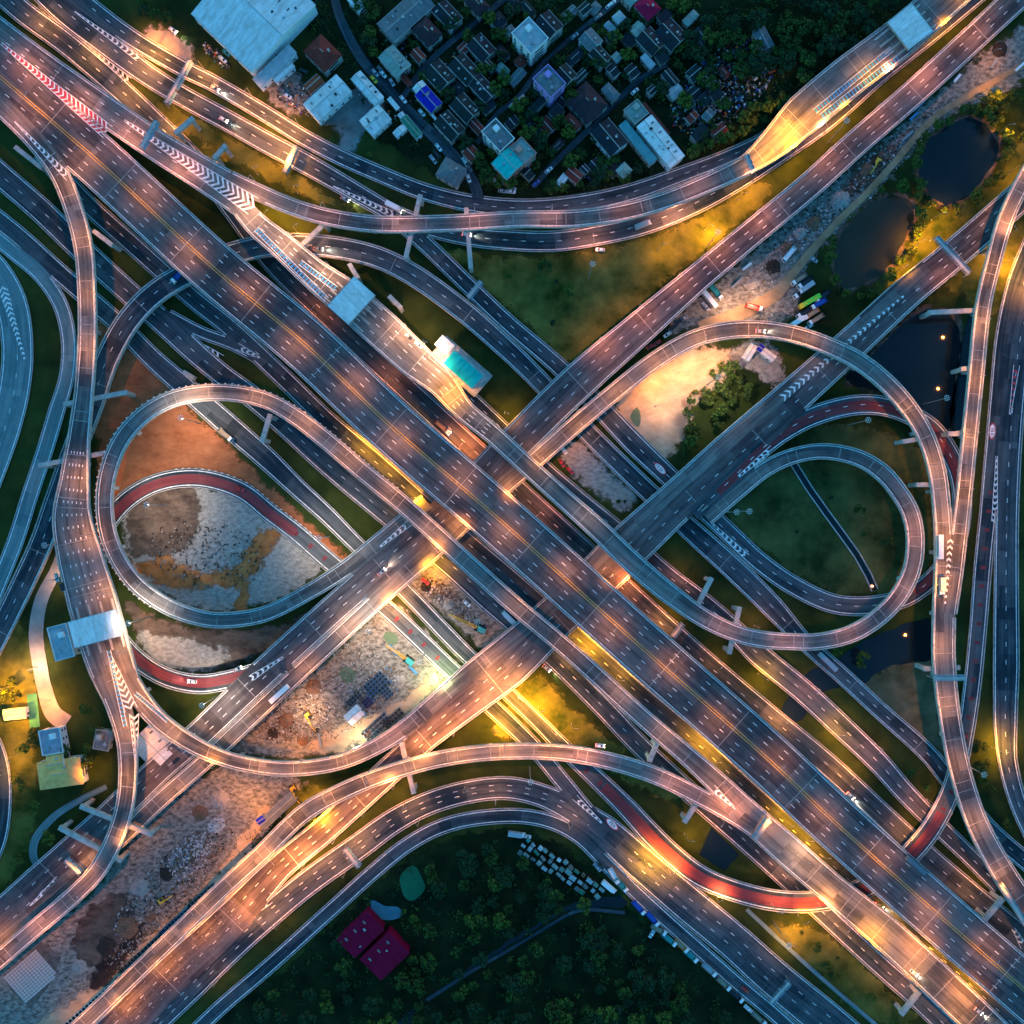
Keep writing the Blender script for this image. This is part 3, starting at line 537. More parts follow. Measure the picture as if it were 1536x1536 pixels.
patch('undergrowth', [(440, -20), (480, 60), (540, 180), (620, 240), (730, 300), (860, 295), (1000, 262), (1110, 225), (1180, 160), (1330, 30), (1370, -20)], dkg, -.07, 'dark garden ground between the upper houses', kind='stuff')
patch('yard', [(480, 180), (540, 130), (575, 165), (545, 200), (520, 235), (505, 225), (515, 200)], yardc, .0, 'grey concrete yard between the white sheds')
patch('yard', [(400, 130), (440, 110), (470, 150), (450, 170), (410, 160)], soil_mix, .0, 'paved yard below the blue-white warehouse')
patch('yard', [(235, 40), (262, 50), (290, 80), (270, 96), (215, 85), (205, 60)], mat('lit_forecourt', (.16, .14, .13), (.26, .23, .2), .1, .9), .0, 'paved forecourt opening at the upper left frontage road')
def water(pts, mt, label, jit=1.2, z=.02): patch('pond' if mt is not watm or jit > .5 else 'canal', pts, mt, z, label, min(jit, 1))
def grown(pts, k):
    A = np.array(pts, float); c_ = A.mean(0); return [tuple(c_ + (p - c_) * (1 + k / np.linalg.norm(p - c_))) for p in A]
patch('bank', grown([(1379, 245), (1395, 208), (1440, 180), (1475, 184), (1497, 220), (1480, 262), (1445, 298), (1408, 304), (1384, 275)], 6), soil_dk, -.005, 'muddy bank of the dark upper pond')
patch('bank', grown([(1250, 385), (1268, 342), (1308, 305), (1345, 292), (1370, 312), (1362, 350), (1332, 400), (1292, 428), (1262, 428)], 6), soil_dk, -.005, 'muddy bank of the brown pond')
patch('bank', grown([(1270, 570), (1320, 520), (1375, 470), (1420, 470), (1440, 500), (1436, 560), (1425, 640), (1400, 640), (1345, 595)], 6), soil_dk, -.005, 'muddy bank of the dark pond under the right loop')
water([(1379, 245), (1395, 208), (1440, 180), (1475, 184), (1497, 220), (1480, 262), (1445, 298), (1408, 304), (1384, 275)], watm, 'dark oval upper pond', 1)
water([(1250, 385), (1268, 342), (1308, 305), (1345, 292), (1370, 312), (1362, 350), (1332, 400), (1292, 428), (1262, 428)], watb, 'brown oval pond above the lower crossing deck', 1)
water([(1270, 570), (1320, 520), (1375, 470), (1420, 470), (1440, 500), (1436, 560), (1425, 640), (1400, 640), (1345, 595)], watm, 'dark pond under the right loop', 1.5)
water([(1452, 480), (1470, 480), (1465, 560), (1450, 650), (1425, 640), (1435, 560)], watm, 'dark water strip beneath the right ramp', 1)
water([(1165, 1085), (1200, 1020), (1260, 985), (1320, 950), (1400, 928), (1415, 960), (1395, 990), (1330, 1000), (1290, 1030), (1240, 1035), (1200, 1080)], watm, 'dark canal pool beside the right ramps', 1)
water([(1049, 1282), (1067, 1240), (1109, 1282), (1086, 1306)], watm, 'square dark canal basin above the red curved road', .2)
water([(1020, 1312), (1035, 1308), (1065, 1328), (1049, 1343)], watm, 'small dark canal basin below the red curved road', .2)
water([(560, 1560), (640, 1500), (720, 1440), (790, 1395), (860, 1355), (930, 1345), (935, 1362), (869, 1362), (815, 1386), (760, 1422), (690, 1466), (640, 1500), (600, 1560)], watm, 'dark canal through the lower wood', .8)
gp_ = mat('green_algae_water', (.01, .10, .05), (.02, .14, .07), .1, .3)
water([(600, 1322), (612, 1300), (625, 1302), (638, 1328), (622, 1350), (605, 1342)], gp_, 'small bright green pool in the lower wood', .6)
gp2 = mat('murky_green_water', (.07, .12, .08), (.10, .16, .10), .1, .3)
water([(511, 1013), (515, 1003), (526, 1002), (534, 1010), (531, 1022), (519, 1025)], gp2, 'round green settling pit in the construction yard', .6)
water([(575, 955), (585, 948), (598, 955), (594, 966), (581, 968)], gp2, 'dark green settling pit beside the blue ground road', .6)
water([(946, 625), (956, 612), (962, 625), (958, 640), (948, 636)], gp2, 'greenish puddle at the edge of the sandy clearing', .6)
water([(556, 1352), (575, 1358), (600, 1362), (603, 1375), (575, 1380), (560, 1370)], mat('pale_blue_water', (.05, .16, .22), (.07, .20, .26), .1, .3), 'pale blue pool beside the maroon-roofed hall', .8)
# drainage channel inside the right loop
ch = MB()
dpts = [(1190, 695), (1215, 735), (1240, 770), (1262, 800), (1285, 832), (1302, 862), (1312, 885)]
for i in range(len(dpts) - 1):
    a = np.array(P(*dpts[i])); b = np.array(P(*dpts[i + 1])); d = (b - a)[:2]; d /= np.linalg.norm(d); nn = np.array([-d[1], d[0]])
    for o0, o1, zz, mm in ((1.3, -1.3, .03, watm), (1.9, 1.3, .32, M_conc), (-1.3, -1.9, .32, M_conc)):
        ch.face([(*(a[:2] + nn * o1), zz), (*(b[:2] + nn * o1), zz), (*(b[:2] + nn * o0), zz), (*(a[:2] + nn * o0), zz)], mm)
tag(ch.build('drainage_channel'), 'straight concrete edged drainage channel inside the right loop', None, None, 'structure')

# ---------------------------------------------------------------- chevron gores and plaza markings
def onroad(o, label, x, y, z):
    q = P(x, y, z); r = inside(q[:2], z, None, 1.6, -1.0)
    if r is not None and hasattr(r, 'root'):
        o.parent = r.root; o.location = tuple(-c for c in r.root.location); o['label'] = label
    else: tag(o, label, None, None, 'structure')
    return o
def chevrons(pa, pb, wa, wb, z, label, mt=None, gap=2.0, back=False, edge=True, sp=3.0):
    mt = mt or M_wh; a = np.array(P(*pa, z)); b = np.array(P(*pb, z)); d = (b - a)[:2]; L = np.linalg.norm(d); d /= L; n = np.array([-d[1], d[0]])
    mb = MB(); s = 2.0; wm = S
    while s < L:
        wd = (wa + (wb - wa) * s / L) * wm / 2; t = 1.15; k = -wd * .9 if back else wd * .9
        c = a[:2] + d * s
        for sg in (1, -1):
            q = [c, c + d * t, c + d * (t + k) + n * sg * wd, c + d * k + n * sg * wd]
            if sg < 0: q = q[::-1]
            q = q[::-1] if sg > 0 else q
            mb.face([(*p, z + .36) for p in q], mt)
        if mt is M_rd and sp < 3:
            q0 = s + sp * .5; c2 = a[:2] + d * q0; t2 = .9
            for sg in (1, -1):
                q = [c2, c2 + d * t2, c2 + d * (t2 + k) + n * sg * wd, c2 + d * k + n * sg * wd]
                mb.face([(*p, z + .36) for p in (q[::-1] if sg > 0 else q[::-1][::-1])], M_wh)
        s += sp
    if edge:
        for sg in (1, -1):
            w0, w1 = wa * wm / 2 * sg, wb * wm / 2 * sg
            q = [a[:2] + n * w0, b[:2] + n * w1, b[:2] + n * (w1 + .3), a[:2] + n * (w0 + .3)]
            mb.face([(*p, z + .365) for p in q], M_wh)
    return onroad(mb.build('chevron_marking'), label, (pa[0] + pb[0]) / 2, (pa[1] + pb[1]) / 2, z)
chevrons((2, 66), (162, 199), 3, 21, 14, 'long red and white chevron gore at the upper left motorway split', M_rd, back=True, sp=2.7)
chevrons((186, 181), (380, 310), 2, 27, 14, 'long white chevron gore below the upper left sign gantry', back=True, sp=2.9)
chevrons((22, 183), (104, 268), 1, 10, 14, 'white chevrons where the left ramp leaves the motorway', back=True)
chevrons((500, 280), (588, 322), 1, 10, .1, 'white chevrons under the upper curved ramp', back=True)
chevrons((130, 68), (194, 122), 1, 10, .1, 'pale chevrons between the upper left frontage lanes', back=True)
chevrons((112, 18), (208, 88), 1, 10, .1, 'pale chevrons on the topmost frontage road', back=True)
chevrons((1360, 440), (1172, 598), 3, 12, 7, 'chain of white chevrons down the lower crossing deck under the loop', edge=False)
chevrons((1158, 672), (1108, 714), 9, 3, 7, 'white chevrons where the red curve joins the lower crossing deck')
chevrons((1065, 783), (1120, 836), 2, 9, .1, 'white chevrons on the pale ground road right of the crossing', back=True)
chevrons((614, 784), (570, 820), 9, 2, 7, 'white chevrons beside the loop merge left of the crossing')
chevrons((425, 985), (378, 1016), 2, 9, 7, 'white chevrons where the red curve joins the upper crossing deck')
chevrons((166, 985), (197, 1065), 4, 19, 14, 'orange lit white chevrons below the left toll canopy', back=True)
chevrons((201, 1070), (204, 1150), 14, 2, 14, 'narrow white chevrons down the fork of the left toll ramps', back=True)
chevrons((88, 1317), (45, 1358), 8, 1, 6.4, 'white chevrons on the dark road at the lower left')
chevrons((406, 1350), (368, 1381), 8, 2, .9, 'white chevrons where the lower deck meets the ground road')
chevrons((862, 1196), (902, 1234), 9, 2, .1, 'white chevrons on the curved road above the row of shacks')
chevrons((1068, 1181), (1100, 1211), 9, 2, 13, 'small white chevrons at the lower ramp merge')
chevrons((1426, 802), (1417, 910), 9, 2, 14, 'white chevrons between the two merging right ramps', edge=False)
chevrons((1524, 548), (1514, 622), 9, 2, .1, 'red chevrons on the far right dual road', M_rd)
chevrons((1494, 684), (1491, 782), 2, 9, .1, 'blue-white chevrons at the far right fork', back=True)
chevrons((2, 424), (38, 540), 14, 3, .1, 'bright chevrons on the left edge curved road', sp=2.6, edge=False)
chevrons((306, 519), (333, 538), 3, 10, .1, 'small chevrons at the left frontage fork', back=True)
chevrons((356, 520), (386, 535), 10, 3, .1, 'small chevrons where the slip lane rejoins the frontage road')
chevrons((1536, 1420), (1520, 1392), 10, 4, .1, 'orange chevrons beneath the lower right corner ramp')
def rumble(pts, z, wpx, label, n):
    mb = MB(); a = np.array(P(*pts[0], z)); b = np.array(P(*pts[1], z)); d = (b - a)[:2]; L = np.linalg.norm(d); d /= L; nn = np.array([-d[1], d[0]]); hwd = wpx * S / 2
    for i in range(n):
        c = a[:2] + d * (i + .5) * L / n; t = L / n * .28
        mb.face([(*(c - d * t - nn * hwd), z + .37), (*(c + d * t * .6 - nn * hwd), z + .37), (*(c + d * t + nn * hwd), z + .37), (*(c - d * t * .6 + nn * hwd), z + .37)], M_bl)
    for sg in (1, -1):
        mb.face([(*(a[:2] + nn * sg * hwd * 1.1), z + .375), (*(b[:2] + nn * sg * hwd * 1.1), z + .375), (*(b[:2] + nn * (sg * hwd * 1.1 + .3)), z + .375), (*(a[:2] + nn * (sg * hwd * 1.1 + .3)), z + .375)][::(1 if True else -1)], M_wh)
    onroad(mb.build('rumble_strip'), label, (pts[0][0] + pts[1][0]) / 2, (pts[0][1] + pts[1][1]) / 2, z)
rumble([(384, 344), (490, 450)], 14, 7, 'outer blue barred strip before the middle toll canopy', 26)
rumble([(450, 394), (504, 434)], 14, 7, 'short inner blue barred strip before the middle toll canopy', 12)
rumble([(1222, 168), (1338, 74)], 9, 7, 'upper blue barred strip below the upper right toll canopy', 26)
rumble([(1232, 176), (1348, 86)], 9, 8, 'lower blue barred strip below the upper right toll canopy', 26)
rumble([(163, 975), (188, 1090)], 14, 5, 'left blue barred strip below the left toll canopy', 18)
rumble([(203, 1040), (252, 1082)], 14, 5, 'right blue barred strip on the curving left toll ramp', 14)
def ellipse_mark(cx, cy, z, a, b, ang, label):
    mb = MB()
    c, s_ = math.cos(R(-ang)), math.sin(R(-ang)); o = P(cx, cy, z); N = 28
    def pt(r, t, dz): x = a * r * math.cos(t); y = b * r * math.sin(t); return (o[0] + x * c - y * s_, o[1] + x * s_ + y * c, z + .37 + dz)
    T = np.linspace(0, 2 * math.pi, N, endpoint=False)
    for i in range(N):
        t0, t1 = T[i], T[(i + 1) % N]
        mb.face([pt(.8, t0, 0), pt(1, t0, 0), pt(1, t1, 0), pt(.8, t1, 0)], M_rd)
    mb.face([pt(.8, t, 0) for t in T], M_wh)
    for i in (-.3, 0, .3):
        x = a * i
        mb.box(o[0] + x * c, o[1] + x * s_, z + .372, a * .1, b * .9, .004, M_rd, R(-ang))
    onroad(mb.build('road_roundel'), label, cx, cy, z)
ellipse_mark(990, 703, .1, 4.2, 1.7, 45, 'oval speed roundel on the pale ground road below the sandy clearing')
ellipse_mark(918, 1236, .1, 4.2, 1.7, 45, 'oval speed roundel above the row of shacks')
ellipse_mark(1488, 647, .1, 4.2, 1.7, 94, 'oval speed roundel on the far right dual road')

# ---------------------------------------------------------------- straddle bents and sign gantries
def bent(pa, pb, z, label):
    a = np.array(P(*pa, z)); b = np.array(P(*pb, z)); m = (a + b) / 2; d = (b - a)[:2]; L = np.linalg.norm(d); ang = math.atan2(d[1], d[0])
    root = thing('straddle_pier', label, 'bridge pier', (m[0], m[1], 0), ang, 'concrete straddle piers under the ramps')
    x = MB(); x.box(0, 0, z - 2.6, L + 1.0, 2.2, 1.9, M_conc); x.build('crossbeam', root)
    for sg in (1, -1):
        c = MB(); c.box(sg * (L / 2 - .9), 0, -.3, 1.9, 1.9, z - 2.3, M_conc); c.build('column', root)
for a, b, z, l in [((630, 292), (608, 386), 12.6, 'long straddle pier crossing under the upper ramp'), ((699, 312), (706, 400), 12.6, 'straddle pier at the corner of the grass field'),
    ((488, 332), (453, 366), 13, 'straddle pier above the middle toll road'), ((262, 198), (288, 176), 13.5, 'short pier end left of the upper frontage verge'),
    ((320, 236), (337, 217), 13.5, 'short pier end in the upper grass verge'), ((95, 606), (188, 588), 13.4, 'long straddle pier left of the left loop'),
    ((58, 698), (156, 679), 13.4, 'straddle pier above the left toll plaza'), ((1068, 868), (1040, 922), 13.4, 'straddle pier right of the central crossing'),
    ((1110, 912), (1095, 980), 13.4, 'straddle pier right of the first one near the inner loop'), ((986, 1117), (975, 1142), 13.2, 'stub pier under the lower arching ramp'),
    ((602, 1116), (620, 1190), 12.4, 'pier poking out below the lower arching ramp'), ((1049, 1201), (1028, 1234), 11.6, 'pier beside the square canal basin'),
    ((1506, 1350), (1480, 1380), 11.6, 'pier at the lower right corner ramp'), ((1380, 1490), (1354, 1523), 9.6, 'pier beside the lower right ramp'),
    ((120, 1211), (226, 1253), 13.2, 'upper straddle pier over the dark lower left deck'), ((88, 1243), (180, 1292), 12.2, 'lower straddle pier over the dark lower left deck'),
    ((404, 622), (392, 662), 13.4, 'pier below the top of the left loop'), ((1396, 468), (1480, 464), 13.2, 'pier under the right ramp above the dark pond'),
    ((1444, 553), (1476, 551), 13.2, 'pier under the right ramp beside the dark pond'), ((1425, 650), (1462, 652), 13.2, 'pier where the right loop nears the right ramp'),
    ((1357, 662), (1400, 655), 13.2, 'pier inside the right loop, upper one'), ((1378, 727), (1415, 727), 13.2, 'pier inside the right loop, lower one'),
    ((275, 558), (288, 566), 6.0, 'small pier stub above the left loop'), ((524, 396), (536, 416), 13.2, 'pier next to the middle toll canopy'), ((584, 444), (600, 460), 13.2, 'pier just right of the middle toll canopy'),
    ((22, 220), (60, 250), 13.2, 'pier below the upper left ramp'), ((140, 346), (166, 366), 13.2, 'pier right of the upper left ramp'), ((1388, 1004), (1440, 1002), 13.2, 'pier beside the dry grass triangle')]:
    bent(a, b, z, l)
def gantry(pa, pb, z, label, wd=2.4, m=M_sign, h=6.5, panels=3):
    a = np.array(P(*pa, z + h)); b = np.array(P(*pb, z + h)); c = (a + b) / 2; d = (b - a)[:2]; L = np.linalg.norm(d); ang = math.atan2(d[1], d[0])
    root = thing('sign_gantry', label, 'sign gantry', (c[0], c[1], z), ang, 'overhead sign gantries')
    for sg in (1, -1):
        q = MB(); q.cyl((sg * L / 2, 0, 0), (sg * L / 2, 0, h), .35, .3, M_steel); q.build('post', root)
    t = MB()
    for y in (-wd / 2, wd / 2):
        for zz in (h - .9, h + .3): t.box(0, y, zz, L, .16, .16, M_steel)
    nseg = max(4, int(L / 2))
    for i in range(nseg):
        x = -L / 2 + (i + .5) * L / nseg; t.box(x, 0, h + .3, .12, wd, .12, M_steel); t.box(x, 0, h - .9, .12, wd, .12, M_steel)
    t.build('truss', root)
    q = MB(); q.box(0, 0, h + .5, L * .96, wd * .62, .08, M_conc); q.build('walkway', root)
    for i in range(panels):
        x = -L / 2 + (i + .5) * L / panels
        q = MB(); q.box(x, wd / 2 + .16, h - 1.6, L / panels * .8, .12, 2.6, m); q.build('sign_panel', root)
for a, b, z, l in [((286, 90), (249, 156), .1, 'wide gantry over the upper left frontage roads'), ((235, 181), (212, 222), 14, 'blue gantry before the long white chevrons'),
    ((444, 218), (427, 259), .1, 'gantry over the upper frontage road above the curved ramp'), ((1118, 232), (1128, 256), 9, 'bright gantry on the curved ramp before the upper right toll'),
    ((722, 422), (702, 447), .1, 'gantry over the two roads right of the middle toll'), ((1403, 356), (1454, 411), 7, 'long thin gantry across the lower crossing deck at right'),
    ((1132, 1259), (1154, 1229), 12, 'gantry at the merge below the motorway'), ((517, 1273), (539, 1301), .1, 'blue gantry on the curved lower road'),
    ((98, 1290), (121, 1310), 6, 'small blue gantry on the dark lower left deck'), ((1024, 935), (1009, 956), .1, 'gantry over the frontage road right of the motorway'),
    ((1184, 1473), (1156, 1504), .1, 'lattice gantry on the wide lower road'), ((1399, 1017), (1450, 1017), 13.6, 'pale gantry across the merged right ramps'),
    ((1500, 1326), (1540, 1388), 12, 'large blue gantry at the lower right corner')]:
    gantry(a, b, z, l)

# ---------------------------------------------------------------- lamps
WARM = (1, .31, .05); PINK = (1, .29, .12); GOLD = (1, .35, .006); COOL_FILL = (.35, .85, 1); WHITE = (1, .50, .26)
def lamp_proto():
    root = thing('street_lamp', 'x', 'street lamp')
    b = MB(); b.cyl((0, 0, 0), (0, 0, 11.6), .14, .08, M_steel, 6); b.box(0, 0, 0, .5, .5, .4, M_conc); b.build('pole', root)
    b = MB(); b.cyl((0, 0, 11.5), (1.9, 0, 12.1), .07, .06, M_steel, 5); b.build('arm', root)
    b = MB(); b.box(2.3, 0, 12.02, 1.0, .36, .18, M_steel, 0, .8); h = b.build('lamp_head', root)
    b = MB(); b.box(2.3, 0, 11.96, .8, .26, .05, M_lampo); b.build('lens', h)
    return reg(root)
LP = lamp_proto(); LP_used = [False]; LN = [0]
LD = {}
def lightdata(col, e, size=140):
    k = (col, round(e), size)
    if k not in LD:
        d = bpy.data.lights.new('lamp_light', 'SPOT'); d.color = col; d.energy = e * LAMP; d.spot_size = R(size); d.spot_blend = 1.0; d.shadow_soft_size = .5
        LD[k] = d
    return LD[k]
REQ = []
CAN = [P(527, 451, 20)[:2], P(143, 943, 20)[:2], P(1365, 40, 15)[:2]]
def covered(x, y, z):
    return any(z + 2.5 < q.c[j, 2] < z + 18 and d[j] < q.hw[j] + .6 for q in ROADS if q.elev or q.c[:, 2].max() > 3 for d in [np.hypot(q.c[:, 0] - x, q.c[:, 1] - y)] for j in [int(np.argmin(d - q.hw))])
def lamp(x, y, z, rz, e, col=WARM, size=140, fixed=False):
    px, py = PX(x, y, z + 10)
    if not (-30 < px < 1566 and -30 < py < 1566): return
    if any(math.hypot(x - a, y - b) < 15 for a, b in CAN): return
    if covered(x, y, z):
        for rr in (2, 4, 6, 8, 11):
            ok = [(x + rr * math.cos(a), y + rr * math.sin(a)) for a in np.arange(0, 6.28, .52) if not covered(x + rr * math.cos(a), y + rr * math.sin(a), z)]
            if ok: x, y = ok[0]; break
        else: return
    if not fixed:
        for q in REQ:
            if math.hypot(q[0] - x, q[1] - y) < 10 and abs(q[2] - z) < 4 and not q[7]: q[4] = q[4] * .75 + e * .75; return
    REQ.append([x, y, z, rz, e, col, size, fixed])
def put_lamp(x, y, z, rz, e, col, size, fixed):
    px, py = PX(x, y, z + 10)
    if not (-40 < px < 1576 and -40 < py < 1576): return
    lab = 'tall street lamp ' + where(px, py); g_ = 'street lamps along the roads'
    if not LP_used[0]:
        r = LP; r.location = (x, y, z); r.rotation_euler = (0, 0, rz); r['label'] = lab; r['group'] = g_; LP_used[0] = True
    else: r = dup(LP, (x, y, z), rz, lab, g_)
    lo = bpy.data.objects.new('lamp_light', lightdata(col, e, size)); C.objects.link(lo); lo.parent = r; lo.location = (2.3, 0, 11.8)
    LN[0] += 1
def by(key): return [r for r in ROADS if r.key == key][0]
def lamp_row(key, a, b, sp, e, col=WARM, side=1, size=140, alt=False):
    r = by(key); L = r.s[-1]; i = 0; sp *= 1.22; e *= 1.02
    for s in np.arange(a * L, b * L, sp):
        p, d, n, h = at(r, s); sg = side * (-1 if alt and i % 2 else 1); i += 1
        q = p[:2] + n * sg * (h - .2)
        dd = -n * sg; lamp(q[0], q[1], p[2], math.atan2(dd[1], dd[0]), e, col, size)
# motorway median lamps, alternating sides
r = main_
for i, s in enumerate(np.arange(14, r.s[-1], 34)):
    p, d, n, h = at(r, s); sg = 1 if i % 2 else -1
    lamp(p[0] + n[0] * sg * .3, p[1] + n[1] * sg * .3, p[2], math.atan2(n[1] * sg, n[0] * sg), 1150, (1, .35, .11), 132, True)
K = 1.0
lamp_row('r2', .1, .95, 24, 1900, PINK, -1)
lamp_row('r2a', .03, .60, 30, 750, PINK, 1)
lamp_row('r2a', .66, .99, 26, 2300, GOLD, -1)
lamp_row('r2b', .02, .24, 19, 3000, (1, .46, .22), 1)
lamp_row('r2b', .29, .44, 26, 500, WHITE, 1)
lamp_row('r2b', .55, .82, 26, 650, PINK, 1)
lamp_row('rD', .02, .16, 22, 1100, PINK, 1)
lamp_row('rD', .22, .55, 22, 1300, WARM, 1)
lamp_row('rD', .66, .98, 24, 1500, WARM, 1)
lamp_row('rW1', .02, .40, 20, 1900, WARM, 1)
lamp_row('rW1', .60, .99, 24, 900, PINK, 1)
lamp_row('rW2', .03, .26, 18, 1700, WARM, 1)
lamp_row('rW2', .30, .46, 24, 1000, PINK, 1)
lamp_row('rB', .36, .56, 22, 1200, WARM, 1)
lamp_row('rB', .60, .99, 26, 800, WARM, 1)
lamp_row('rB', .86, .99, 24, 1500, GOLD, -1)
lamp_row('rN', .05, .35, 22, 1300, WARM, 1)
lamp_row('rN', .28, .72, 18, 2000, WARM, 1)
lamp_row('rN', .84, .98, 22, 1200, PINK, 1)
lamp_row('d1', .02, .36, 30, 420, WARM, -1)
lamp_row('d1', .60, .75, 20, 1700, PINK, 1)
lamp_row('d1', .80, .98, 26, 1000, PINK, 1)
lamp_row('d1c', .02, .38, 24, 1300, WARM, -1)
lamp_row('d1c', .38, .62, 20, 1500, WARM, -1)
lamp_row('d1c', .68, .99, 24, 1300, WARM, -1)
lamp_row('rE', .02, .99, 22, 1700, WARM, -1)
lamp_row('d2', .01, .16, 26, 900, PINK, 1)
lamp_row('d2', .60, .86, 16, 3400, (1, .30, .07), 1)
lamp_row('d2', .80, .99, 22, 2300, (1, .29, .04), -1)
lamp_row('g1c', .02, .24, 22, 2300, WARM, 1)
lamp_row('g1c', .33, .66, 40, 900, (1, .22, .05), -1)
lamp_row('g1c', .70, .99, 34, 1200, WARM, 1)
lamp_row('rR', .80, .99, 24, 1300, WARM, 1)
lamp_row('g1b', .12, .38, 22, 2400, WARM, 1)
lamp_row('gne', .3, .98, 34, 600, PINK, -1)
lamp_row('gne', .62, .92, 26, 1600, GOLD, -1)
lamp_row('g2b', .76, .99, 32, 900, PINK, 1)
lamp_row('gam', .46, .95, 34, 1000, PINK, 1)
lamp_row('bc', .02, .34, 34, 600, WARM, -1)
lamp_row('bc', .40, .60, 34, 700, WARM, -1)
lamp_row('f2', .02, .12, 30, 1400, WARM, -1)
# hot spots seen in the photograph (sodium lamps under and beside the decks)
for x, y, z, e, c_ in [(245, 60, 0, 1600, WARM), (262, 80, 0, 2600, WARM), (225, 95, 0, 1500, WARM), (310, 110, 0, 1600, WARM), (430, 225, 0, 2600, WARM), (405, 185, 0, 2200, WARM),
        (560, 655, 0, 2600, GOLD), (590, 690, 0, 2400, GOLD), (618, 750, 0, 2000, GOLD), (545, 690, 0, 1200, GOLD), (720, 668, 0, 3400, WARM), (905, 862, 7, 900, WARM),
        (950, 880, 0, 1800, (1, .35, .08)), (990, 930, 0, 1400, (1, .3, .06)), (865, 970, 0, 3800, GOLD), (890, 995, 0, 3000, GOLD), (915, 1015, 0, 1400, GOLD), (1045, 1112, 0, 2400, GOLD), (1070, 1135, 0, 1600, GOLD),
        (1170, 1228, 0, 3600, GOLD), (1205, 1250, 0, 3200, GOLD), (1230, 1275, 0, 1200, GOLD), (1325, 1375, 0, 1500, GOLD), (1395, 1418, 0, 2000, GOLD), (1450, 1470, 0, 2400, GOLD),
        (780, 1040, 0, 4200, GOLD), (810, 1060, 0, 4200, GOLD), (745, 1090, 0, 3200, GOLD), (770, 1100, 0, 2600, GOLD), (830, 1090, 0, 1600, GOLD), (860, 1085, 0, 900, GOLD),
        (970, 1290, 0, 3600, GOLD), (990, 1305, 0, 3600, WARM), (1010, 1300, 0, 3000, WARM), (960, 1270, 0, 1600, GOLD), (1030, 1250, 0, 1500, GOLD), (1080, 1340, 0, 2200, (1, .36, .1)), (1200, 1372, 0, 1800, GOLD), (1160, 1355, 6, 1500, (1, .36, .1)),
        (1230, 1355, 6, 1700, (1, .36, .1)), (455, 1262, 0, 3800, GOLD), (480, 1238, 0, 3000, GOLD), (430, 1280, 0, 3200, GOLD), (505, 1215, 0, 2000, GOLD), (535, 1262, 0, 1000, WARM), (610, 1205, 0, 700, WARM),
        (1060, 345, 0, 3800, GOLD), (1085, 330, 0, 3400, GOLD), (1030, 350, 0, 2400, GOLD), (990, 375, 0, 1400, GOLD), (900, 380, 0, 1100, GOLD), (1110, 300, 0, 1600, GOLD), (1180, 262, 0, 2200, WARM), (1240, 240, 0, 1800, WARM),
        (1180, 190, 9, 3800, GOLD), (1200, 210, 9, 1800, GOLD), (1150, 218, 9, 2600, GOLD), (1360, 110, 0, 900, GOLD), (1400, 330, 0, 2600, GOLD), (1370, 372, 0, 3400, GOLD), (1345, 410, 0, 1500, GOLD), (1420, 310, 0, 900, GOLD), (1500, 400, 0, 3800, GOLD), (1515, 430, 0, 2600, GOLD), (1500, 200, 0, 1500, GOLD), (1515, 260, 0, 1100, GOLD), (1480, 150, 0, 900, GOLD),
        (15, 1030, 0, 3200, GOLD), (25, 1070, 0, 3600, GOLD), (20, 1005, 0, 1600, GOLD), (60, 1000, 0, 2600, WHITE), (80, 1050, 0, 2600, WARM), (140, 1150, 0, 700, GOLD), (30, 1130, 0, 1200, GOLD), (10, 1160, 0, 800, GOLD), (90, 870, 0, 800, WHITE),
        (640, 515, 14, 1500, WHITE), (672, 590, 14, 1600, GOLD), (700, 600, 14, 1800, GOLD), (760, 620, 0, 900, GOLD), (970, 560, 0, 1500, WARM), (1020, 560, 0, 1100, WARM), (1060, 540, 0, 900, WARM), (985, 610, 0, 700, WHITE), (1090, 470, 0, 1600, WHITE), (1130, 450, 0, 1000, WHITE),
        (700, 1180, 0, 500, WARM), (640, 855, 0, 2400, GOLD), (575, 905, 0, 2600, WARM), (462, 1065, 0, 1400, WHITE), (535, 1110, 0, 1400, (1, .8, .5)), (660, 1010, 0, 2200, (.9, 1, .4)), (440, 1130, 0, 800, WARM), (480, 1085, 0, 800, WARM),
        (1250, 1095, 0, 1700, GOLD), (1165, 1045, 0, 1600, GOLD), (1140, 1010, 0, 2200, GOLD), (1280, 1150, 0, 1700, GOLD), (1490, 1120, 0, 2600, GOLD), (1475, 1140, 0, 2200, GOLD), (1290, 1395, 0, 600, GOLD), (1180, 1400, 0, 1100, GOLD), (1160, 1420, 0, 900, GOLD),
        (330, 235, 0, 900, GOLD), (390, 262, 0, 900, GOLD), (450, 290, 0, 700, GOLD), (215, 150, 0, 800, GOLD), (270, 170, 0, 900, GOLD), (450, 350, 0, 1800, WARM), (395, 330, 0, 2600, GOLD), (200, 1000, 0, 500, WARM), (380, 1205, 0, 900, WARM), (350, 1185, 0, 500, WARM), (1480, 90, 0, 500, WARM), (1115, 1220, 12, 2200, (1, .5, .3)), (1200, 1282, 11, 1500, (1, .5, .25)), (1310, 1380, 11, 2800, GOLD), (1380, 1440, 10, 2400, GOLD), (1450, 1505, 10, 3000, GOLD), (870, 1130, 13, 1400, PINK), (735, 1022, 7, 2600, (1, .38, .10)), (770, 1030, 7, 2600, (1, .38, .08)), (700, 1080, 7, 2000, (1, .36, .12))]:
    q = P(x, y, z); lamp(q[0] - 1, q[1], z, random.choice([0, 0, .6, -.6]), e * 1.5, c_, 150)
